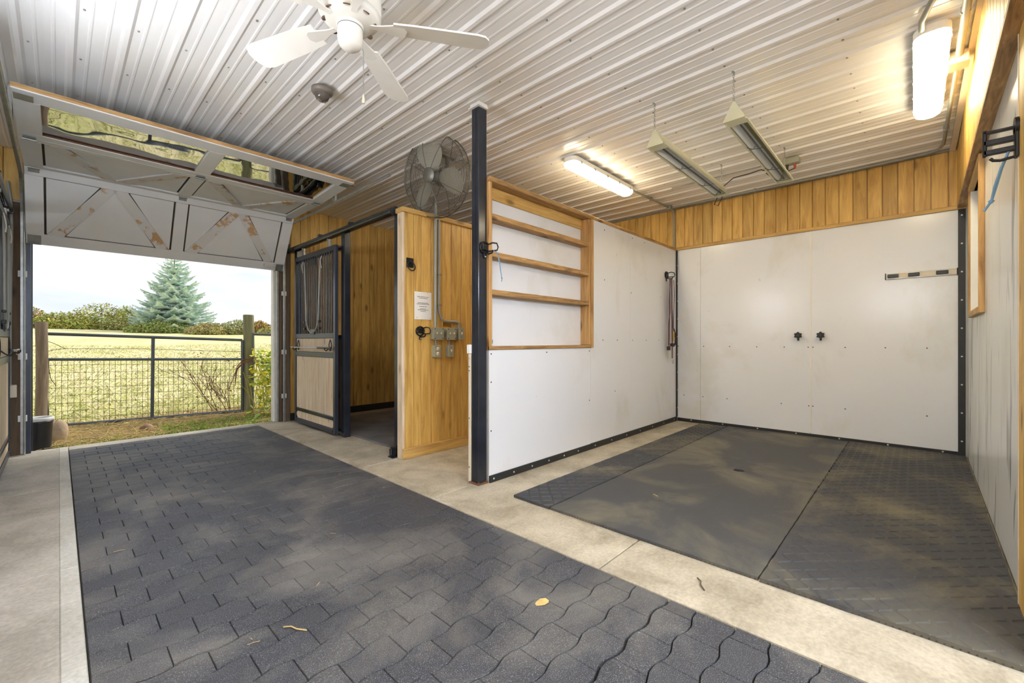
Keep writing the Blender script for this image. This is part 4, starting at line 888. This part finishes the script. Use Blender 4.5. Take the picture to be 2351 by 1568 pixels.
def stuff(m, name, mat, label, cat): return m.build(name, mat, label=label, cat=cat, kind='stuff')
def field_blades(n, d0, d1, h, wd):
    m = MB()
    for _ in range(n):
        y = d0+(d1-d0)*random.random()**1.5; x = random.uniform(-.08*y-.4, .38*y+.4); z = gz(x, y)-.01; hh = random.uniform(.4, 1)*h; a = random.uniform(0, 2*PI); l = random.uniform(.5, 1.6); w_ = wd*random.uniform(.6, 1.2); dx, dy = math.cos(a), math.sin(a)
        m.add([(x-dy*w_, y+dx*w_, z), (x+dy*w_, y-dx*w_, z), (x+dx*l*hh*.5, y+dy*l*hh*.5, z+hh*.7), (x+dx*l*hh*1.2, y+dy*l*hh*1.2, z+hh)], [(0, 1, 2), (0, 2, 3), (1, 3, 2)])
    return m
stuff(field_blades(9000, 8.45, 24, .09, .011), 'field_grass_blades', 'grass_a', 'mown yellow green grass growing across the field behind the gate', 'grass')
stuff(field_blades(10000, 8.35, 24, .07, .011), 'dry_hay', 'grass_b', 'dry pale hay stalks lying over the mown field', 'hay')
m = MB()
for _ in range(2600):
    x = random.uniform(-.3, 2.3); y = random.uniform(6.55, 8.3); a = random.uniform(0, PI); l = random.uniform(.04, .14); z = -.04+random.uniform(0, .035); c = Vector((x, y, z)); d = Vector((math.cos(a), math.sin(a), random.uniform(-.15, .15)))*l; b = Vector((random.uniform(-.02, .02), random.uniform(-.02, .02), .012)); m.tube([c-d, c+b, c+d], .0028, 3, caps=False)
stuff(m, 'loose_straw', 'straw', 'tangled dry straw on the ground outside the threshold', 'straw')
m = blades(1700, (.9, 2.3, 6.46, 7.2), .03, .10, .006, .7); q = blades(500, (-.05, .9, 6.45, 6.9), .02, .07, .006, .7); m.add(q.v, q.f)
stuff(m, 'threshold_grass', 'grass_green', 'fresh green grass tufts along the concrete threshold', 'grass')
def rock(label, loc, s, mat, name='rock'):
    m = MB(); n, r_ = 14, 9; prof_ = []
    vs = []; sd_ = random.random()*10
    for j in range(r_+1):
        ph = PI*j/r_
        for i in range(n):
            a = 2*PI*i/n; k_ = 1+.12*math.sin(2*a+sd_)+.09*math.sin(3*ph+a*2+sd_*2)
            vs.append((s[0]*k_*math.sin(ph)*math.cos(a), s[1]*k_*math.sin(ph)*math.sin(a), s[2]+s[2]*k_*math.cos(ph)))
    m.add(vs, [(j*n+i, (j+1)*n+i, (j+1)*n+(i+1) % n, j*n+(i+1) % n) for j in range(r_) for i in range(n)], True); return m.build(name, mat, loc=loc, label=label, cat='rock')
rock('large tan boulder behind the black tub', (-.015, 6.98, -.075), (.095, .10, .145), 'stone_tan', 'boulder'); rock('small brown rock below the middle of the gate', (.775, 7.15, -.06), (.075, .06, .05), 'stone_brown')
rock('flat pale stone in the straw near the left end of the gate', (.30, 7.25, -.062), (.05, .04, .022), 'stone_tan')
tb = thing('feed_tub', 'black plastic tub with pale rim outside the left door jamb', 'tub', (-.135, 6.625, -.044))
MB().lathe([(.0001, .0), (.078, 0), (.082, .02), (.092, .28), (.098, .285), (.098, .30), (.088, .30), (.078, .03), (.0001, .03)], 24).build('tub_body', 'plastic_black', tb)
MB().lathe([(.099, .318), (.101, .330), (.094, .336), (.089, .322), (.089, .302), (.099, .302), (.099, .318)], 24).build('tub_rim', 'tub_rim', tb)
tb.scale = (1.05, 1.05, 1.05)
# gate and posts
def wpost(label, x, y, r, h, mat):
    m = MB(); n = 16; vs = []; zs = [-.06, .2, .6, 1.0, h-.02, h]
    for j, z in enumerate(zs):
        for i in range(n): a = 2*PI*i/n; rr = r*(1+.06*math.sin(3*a+z*2)+.03*math.sin(5*a))*(.93 if j == len(zs)-1 else 1); vs.append((rr*math.cos(a)+.012*math.sin(z*2), rr*math.sin(a), z))
    m.add(vs, [(j*n+i, j*n+(i+1) % n, (j+1)*n+(i+1) % n, (j+1)*n+i) for j in range(len(zs)-1) for i in range(n)], True); m.add([v for v in vs[-n:]], [tuple(range(n))])
    return m.build('fence_post', mat, loc=(x, y, 0), label=label, cat='post')
wpost('weathered grey wooden post at the left end of the gate', -.155, 7.98, .055, 1.34, 'grey_wood'); wpost('thick mossy wooden post at the right end of the gate', 2.085, 7.77, .076, 1.52, 'green_post')
gt = thing('field_gate', 'grey tube field gate with wire mesh lower half', 'gate', (-.14, 8.11, -.05))
A, B = Vector((0, 0, 0)), Vector((2.14, -.352, 0))
def gp(u, z): return A+(B-A)*u+Vector((0, 0, z))
for z0, z1, r in ((.050, .045, .022), (.915, .862, .019), (1.245, 1.165, .021)): MB().cyl(gp(0 if z0 > .1 else .07, z0), gp(1, z1), r, n=12).build('rail', 'gate_grey', gt)
MB().cyl(gp(0.02, .05), gp(0.0, 1.24), .020, n=12).build('end_tube', 'gate_grey', gt); MB().cyl(gp(1, .03), gp(1, 1.165), .020, n=12).build('end_tube', 'gate_grey', gt); MB().cyl(gp(.495, .04), gp(.50, 1.20), .021, n=12).build('upright', 'gate_grey', gt)
m = MB()
for i in range(1, 38): u = i/38; m.cyl(gp(u, .04), gp(u, .91-.05*u), .003, n=4, caps=False)
for i in range(1, 9): z = .04+.10*i; m.cyl(gp(.01, z), gp(.995, z-.04), .003, n=4, caps=False)
m.build('wire_mesh', 'wire', gt, kind='stuff')
g2 = thing('side_gate', 'grey tube gate section right of the mossy post', 'gate', (2.13, 7.72, -.05))
for z in (1.26, .80, .05): MB().cyl((0, 0, z), (1.5, .25, z-.02), .020, n=10).build('rail', 'gate_grey', g2)
MB().cyl((0, 0, .03), (0, 0, 1.28), .022, n=10).build('end_tube', 'gate_grey', g2); MB().cyl((1.5, .25, .03), (1.5, .25, 1.26), .02, n=10).build('end_tube', 'gate_grey', g2)
m = MB()
for i in range(1, 26): u = i/26; m.cyl((1.5*u, .25*u, .05), (1.5*u, .25*u, .80), .0022, n=4, caps=False)
for i in range(1, 8): m.cyl((0, 0, .05+.1*i), (1.5, .25, .05+.1*i), .0022, n=4, caps=False)
m.build('wire_mesh', 'wire', g2, kind='stuff')
g3 = thing('side_gate', 'blue grey tube gate sliver left of the weathered post', 'gate', (-.30, 8.35, -.05))
for z in (1.28, .86, .40, .06): MB().cyl((0, 0, z), (-1.8, .3, z), .024, n=10).build('rail', 'blue_steel', g3)
CB(-.02, .045, -.02, .02, .04, 1.31, .006).build('end_tube', 'blue_steel', g3); CB(-1.82, -1.78, .28, .32, .04, 1.3, .006).build('end_tube', 'blue_steel', g3)
tw2 = thing('fence_wire', 'dark loose wire twisted round the weathered post', 'wire', (-.1, 8.16, .8))
MB().tube([(0, 0, .30), (.06, -.02, .27), (.16, -.02, .20), (.9, -.10, .19), (2.1, -.36, .13)], .004, 4).build('strand', 'wire', tw2); MB().tube([(0, 0, .17), (.09, -.02, .19), (.17, -.02, .20)], .004, 4).build('strand', 'wire', tw2); MB().tube([(.01, 0, .05), (.02, -.02, -.1), (.035, -.02, -.2), (.08, -.02, -.28)], .005, 4).build('strand', 'wire', tw2)
# vines and dry shrub by the right post
LEAF = [(0, 0, 0), (.035, .012, .008), (.052, .05, .002), (.03, .09, -.012), (0, .115, -.025), (-.03, .09, -.012), (-.052, .05, .002), (-.035, .012, .008), (0, .05, .010)]
LF = [(i, (i+1) % 8, 8) for i in range(8)]
def leafmesh(mat): return MB().add(LEAF, LF).mesh('leaf', mat)
lms = [leafmesh(q) for q in ('leaf_yellow', 'leaf_lime', 'leaf_green')]
vine = thing('climbing_vine', 'yellow green leafy vine climbing beside the right door jamb', 'vine', (2.10, 7.10, -.05))
for i in range(22):
    x0 = random.uniform(-.05, .45); y0 = random.uniform(-.15, .45); top = random.uniform(.35, .98); dx = random.uniform(-.22, .1)
    MB().tube([(x0, y0, 0), (x0+dx*.3, y0, top*.4), (x0+dx*.8, y0+random.uniform(-.05, .05), top*.8), (x0+dx*1.3, y0, top)], .005, 4).build('stem', 'stem_tan', vine)
m = MB()
def leaf_into(m, p, s):
    q = Matrix.Translation(p) @ Matrix.Rotation(random.uniform(0, 2*PI), 4, 'Z') @ Matrix.Rotation(random.uniform(-1.3, .6), 4, 'X') @ Matrix.Scale(s, 4); m.add([q @ Vector(v) for v in LEAF], LF)
for mt in ('leaf_lime', 'leaf_green', 'leaf_yellow'):
    m = MB()
    for _ in range(300):
        z = .04+.98*random.random()**.7; leaf_into(m, (random.uniform(-.06, .60), random.uniform(-.25, .5), z), random.uniform(.35, .7))
    m.build('foliage', mt, vine, kind='stuff')
for i in range(70):
    o = inst('leaf', random.choice(lms), vine, (random.uniform(-.15, .42), random.uniform(-.25, .25), random.choice((random.uniform(.0, .12), random.uniform(.45, .95)))), (random.uniform(-1.2, .3), 0, random.uniform(0, 6.28))); o.scale = (random.uniform(.6, 1.0),)*3
shrub = thing('dry_shrub', 'bare reddish shrub twigs growing through the gate mesh', 'shrub', (1.78, 8.0, -.05))
def twig(m, p, d, l, r, lev):
    q = p+d*l; mid = p+d*l*.5+Vector((random.uniform(-.03, .03), random.uniform(-.03, .03), random.uniform(-.02, .03))); m.tube([p, mid, q], [r, r*.85, r*.6], 4, caps=False)
    if lev:
        for _ in range(4):
            t = random.uniform(.3, 1); nd = (d+Vector((random.uniform(-.9, .9), random.uniform(-.5, .5), random.uniform(-.3, .7)))).normalized(); twig(m, p+(q-p)*t, nd, l*random.uniform(.4, .65), r*.6, lev-1)
for i in range(6):
    m = MB(); twig(m, Vector((random.uniform(-.1, .15), random.uniform(-.1, .1), 0)), Vector((random.uniform(-.75, .1), random.uniform(-.2, .2), 1)).normalized(), random.uniform(.5, .75), .007, 2); m.build('branch', 'twig_red', shrub)
m = MB()
for _ in range(110): leaf_into(m, (random.uniform(-.5, .3), random.uniform(-.2, .2), random.uniform(.05, 1.0)), random.uniform(.15, .32))
m.build('dry_leaves', 'bush_rust', shrub, kind='stuff')
vw = thing('hanging_roots', 'bundle of brown twigs tied to the mossy post', 'twigs', (2.0, 7.66, .78))
for i in range(6): q = random.uniform(-.03, .03); MB().tube([(.22, .0, .02+q), (.10, -.02, .03+q), (-.02, -.02, q), (-.10, -.02, -.10+q), (-.13, -.02, -.28+q*3)], .006, 4).build('twig', 'twig_red', vw)
# spruce
def spruce(loc, H, Rb):
    t = thing('spruce_tree', 'large blue green spruce tree standing beyond the field', 'tree', loc)
    MB().cyl((0, 0, -.1), (0, 0, H*.97), .16, .015, n=10).build('trunk', 'bark', t)
    m = MB(); lev = 21
    for j in range(lev):
        q = j/(lev-1); z = H*(.05+.93*q); Rr = Rb*(1-q)**.80*(1 if q > .06 else .85)+.12
        nb = max(6, int(16*(1-q)+6)); off = random.random()*6
        for i in range(nb):
            a = 2*PI*(i+random.random()*.6)/nb+off; Lb = Rr*random.uniform(.66, 1.14); el = .42*q-.10+random.uniform(-.07, .07); d = Vector((math.cos(a), math.sin(a), 0)); sd_ = Vector((-d.y, d.x, 0)); zz = z+random.uniform(-.08, .08)
            ns = max(6, int(Lb/.06))
            for k in range(ns):
                u = (k+.5)/ns; c = d*Lb*u+Vector((0, 0, zz+el*Lb*u-.10*Lb*math.sin(u*PI)*.8+.08*Lb*u*u)); wd = Lb*.30*math.sin(PI*min(1, .15+u*.85))**.8*(1-u*.5)+.035
                for s in (-1, 1):
                    tip = c+sd_*s*wd*random.uniform(.6, 1.15)+d*wd*.9+Vector((0, 0, random.uniform(-.12, .02))); b = c+d*.06; e = Vector((0, 0, .030))
                    m.add([c-e, b+e, tip, (c+tip)/2+d*.03+Vector((0, 0, .035))], [(0, 1, 3), (0, 3, 2), (1, 2, 3), (0, 2, 1)])
                m.add([c+Vector((0, 0, -.05))-sd_*.03, c+Vector((0, 0, -.05))+sd_*.03, c+d*.13+Vector((0, 0, .05))], [(0, 1, 2), (2, 1, 0)])
    m.build('needles', 'spruce', t, kind='stuff'); return t
spruce((5.55, 37.6, 1.55), 5.75, 2.60)
def bush(label, x, y, rx, h, mats, n=4200, group=None):
    z0 = gz(x, y); t = thing('bush', label, 'bush', (x, y, z0))
    for mi, mt in enumerate(mats):
        m = MB()
        for _ in range(n//len(mats)):
            a = random.uniform(0, 2*PI); r = rx*random.random()**.5; hz = h*(1-.65*(r/rx)**2)*random.uniform(.0, 1.05); s = random.uniform(.05, .12); c = Vector((r*math.cos(a), r*math.sin(a)*.6, hz)); d1 = Vector((random.uniform(-1, 1), random.uniform(-1, 1), random.uniform(-.5, 1))).normalized()*s; d2 = Vector((random.uniform(-1, 1), random.uniform(-1, 1), random.uniform(-1, 1))).normalized()*s
            m.add([c-d1*.5, c+d2*.5, c+d1, c-d2*.5], [(0, 1, 2), (0, 2, 3)])
        m.build('foliage', mt, t, kind='stuff')
    for i in range(4): MB().tube([(random.uniform(-.2, .2), 0, -.05), (random.uniform(-.4, .4)*rx, random.uniform(-.2, .2), h*.5), (random.uniform(-.7, .7)*rx, random.uniform(-.2, .2), h*.85)], .02, 4).build('stem', 'bark', t)
BL = [('low rusty bush behind the left fence post', -1.5, 40.5, 1.5, 1.35, ('bush_rust', 'bush_olive', 'bush_yellow')), ('yellow green bush right of the rusty bush', .3, 40.0, 1.7, 1.05, ('bush_yellow', 'bush_olive', 'bush_green')),
      ('tallest olive bush left of the spruce', 2.0, 40.5, 1.9, 1.75, ('bush_green', 'bush_olive', 'bush_yellow')), ('wide olive bush between the tall bush and the spruce', 3.6, 39.8, 2.0, 1.05, ('bush_olive', 'bush_tan', 'bush_green')),
      ('upright green bush just left of the spruce', 3.5, 42.3, 1.0, 1.75, ('bush_green', 'bush_olive')), ('green low hedge at the foot of the spruce on its left', 4.7, 36.2, 1.9, .85, ('bush_green', 'bush_olive')),
      ('tan dry bush at the foot of the spruce on its right', 6.9, 34.4, 1.3, .75, ('bush_tan', 'bush_olive')), ('rounded tan and green bush right of the spruce', 8.8, 34.6, 1.6, .95, ('bush_tan', 'bush_green')),
      ('small rusty bush left of the mossy post', 9.9, 34.0, .8, .95, ('bush_rust', 'bush_yellow')), ('yellow bush behind the mossy post', 10.8, 33.0, 1.4, .75, ('bush_yellow', 'bush_tan', 'bush_green')), ('pale tan bush seen above the side gate', 12.5, 32.3, 1.9, .75, ('bush_tan', 'bush_olive'))]
for b in BL: bush(*b)
m = MB(); n = 160
for i in range(n):
    x = -60+160*i/n; h = 3.9+1.0*math.sin(i*1.3)+random.uniform(-.4, .4); m.box(x, x+1.3, 168-.35*x, 171-.35*x, 0, h+1.4)
m.build('treeline_far', 'far_trees', label='thin grey line of distant trees on the horizon', cat='trees', kind='stuff')
fg = thing('far_greenhouse', 'long white low building on the horizon', 'building', (25, 140, 1.5)); BX(-45, 45, -3, 3, 0, 2.9).build('wall', 'far_white', fg); MB().prism([(-3.2, 2.9), (3.2, 2.9), (0, 4.0)], -45, 45, Matrix(((0, 0, 1, 0), (1, 0, 0, 0), (0, 1, 0, 0), (0, 0, 0, 1)))).build('roof', 'far_white', fg)
fg.rotation_euler = (0, 0, R(-20))

# ------------------------------------------------------------------ litter on the floor
lf = thing('fallen_leaf', 'single tan dry leaf lying on the dark pavers', 'leaf', (1.392, 1.137, .002)); q = MB().add([(x*.45, y*.58-.03, z*.3+.004) for x, y, z in LEAF], LF).build('leaf_blade', 'dead_leaf', lf, (0, 0, 0), (0, 0, 1.1))
for i, (lb, x, y, l, a) in enumerate((('thin dark twig on the tan concrete strip', 1.99, .70, .05, .6), ('pale straw stalk on the near pavers by the left edge', .62, 1.72, .05, 2.1), ('pale straw stalk on the pavers near the overhead door', 1.62, 5.9, .05, .5), ('short pale straw on the far pavers by the concrete edge', 1.70, 5.35, .04, .9), ('tiny pale straw on the near smooth rubber mat', 2.87, 1.32, .02, 1.2))):
    t = thing('twig' if i == 0 else 'straw_stalk', lb, 'twig' if i == 0 else 'straw', (x, y, .004 if i < 4 else .019), a); MB().tube([(-l, 0, 0), (-l*.2, .006, .003), (l*.4, -.003, .002), (l, .004, 0)], .0028, 5).build('stalk', 'bark' if i == 0 else 'straw', t)

m = MB()
for _ in range(26):
    x = random.uniform(.15, 1.75); y = 6.1-5.2*random.random()**1.3; a = random.uniform(0, PI); l = random.uniform(.006, .022); d = Vector((math.cos(a), math.sin(a), 0))*l; m.tube([Vector((x, y, .004))-d, Vector((x, y, .0055)), Vector((x, y, .004))+d], .0011, 4)
m.build('straw_bits', 'straw', label='tiny pale straw bits scattered over the dark pavers', cat='straw', kind='stuff')
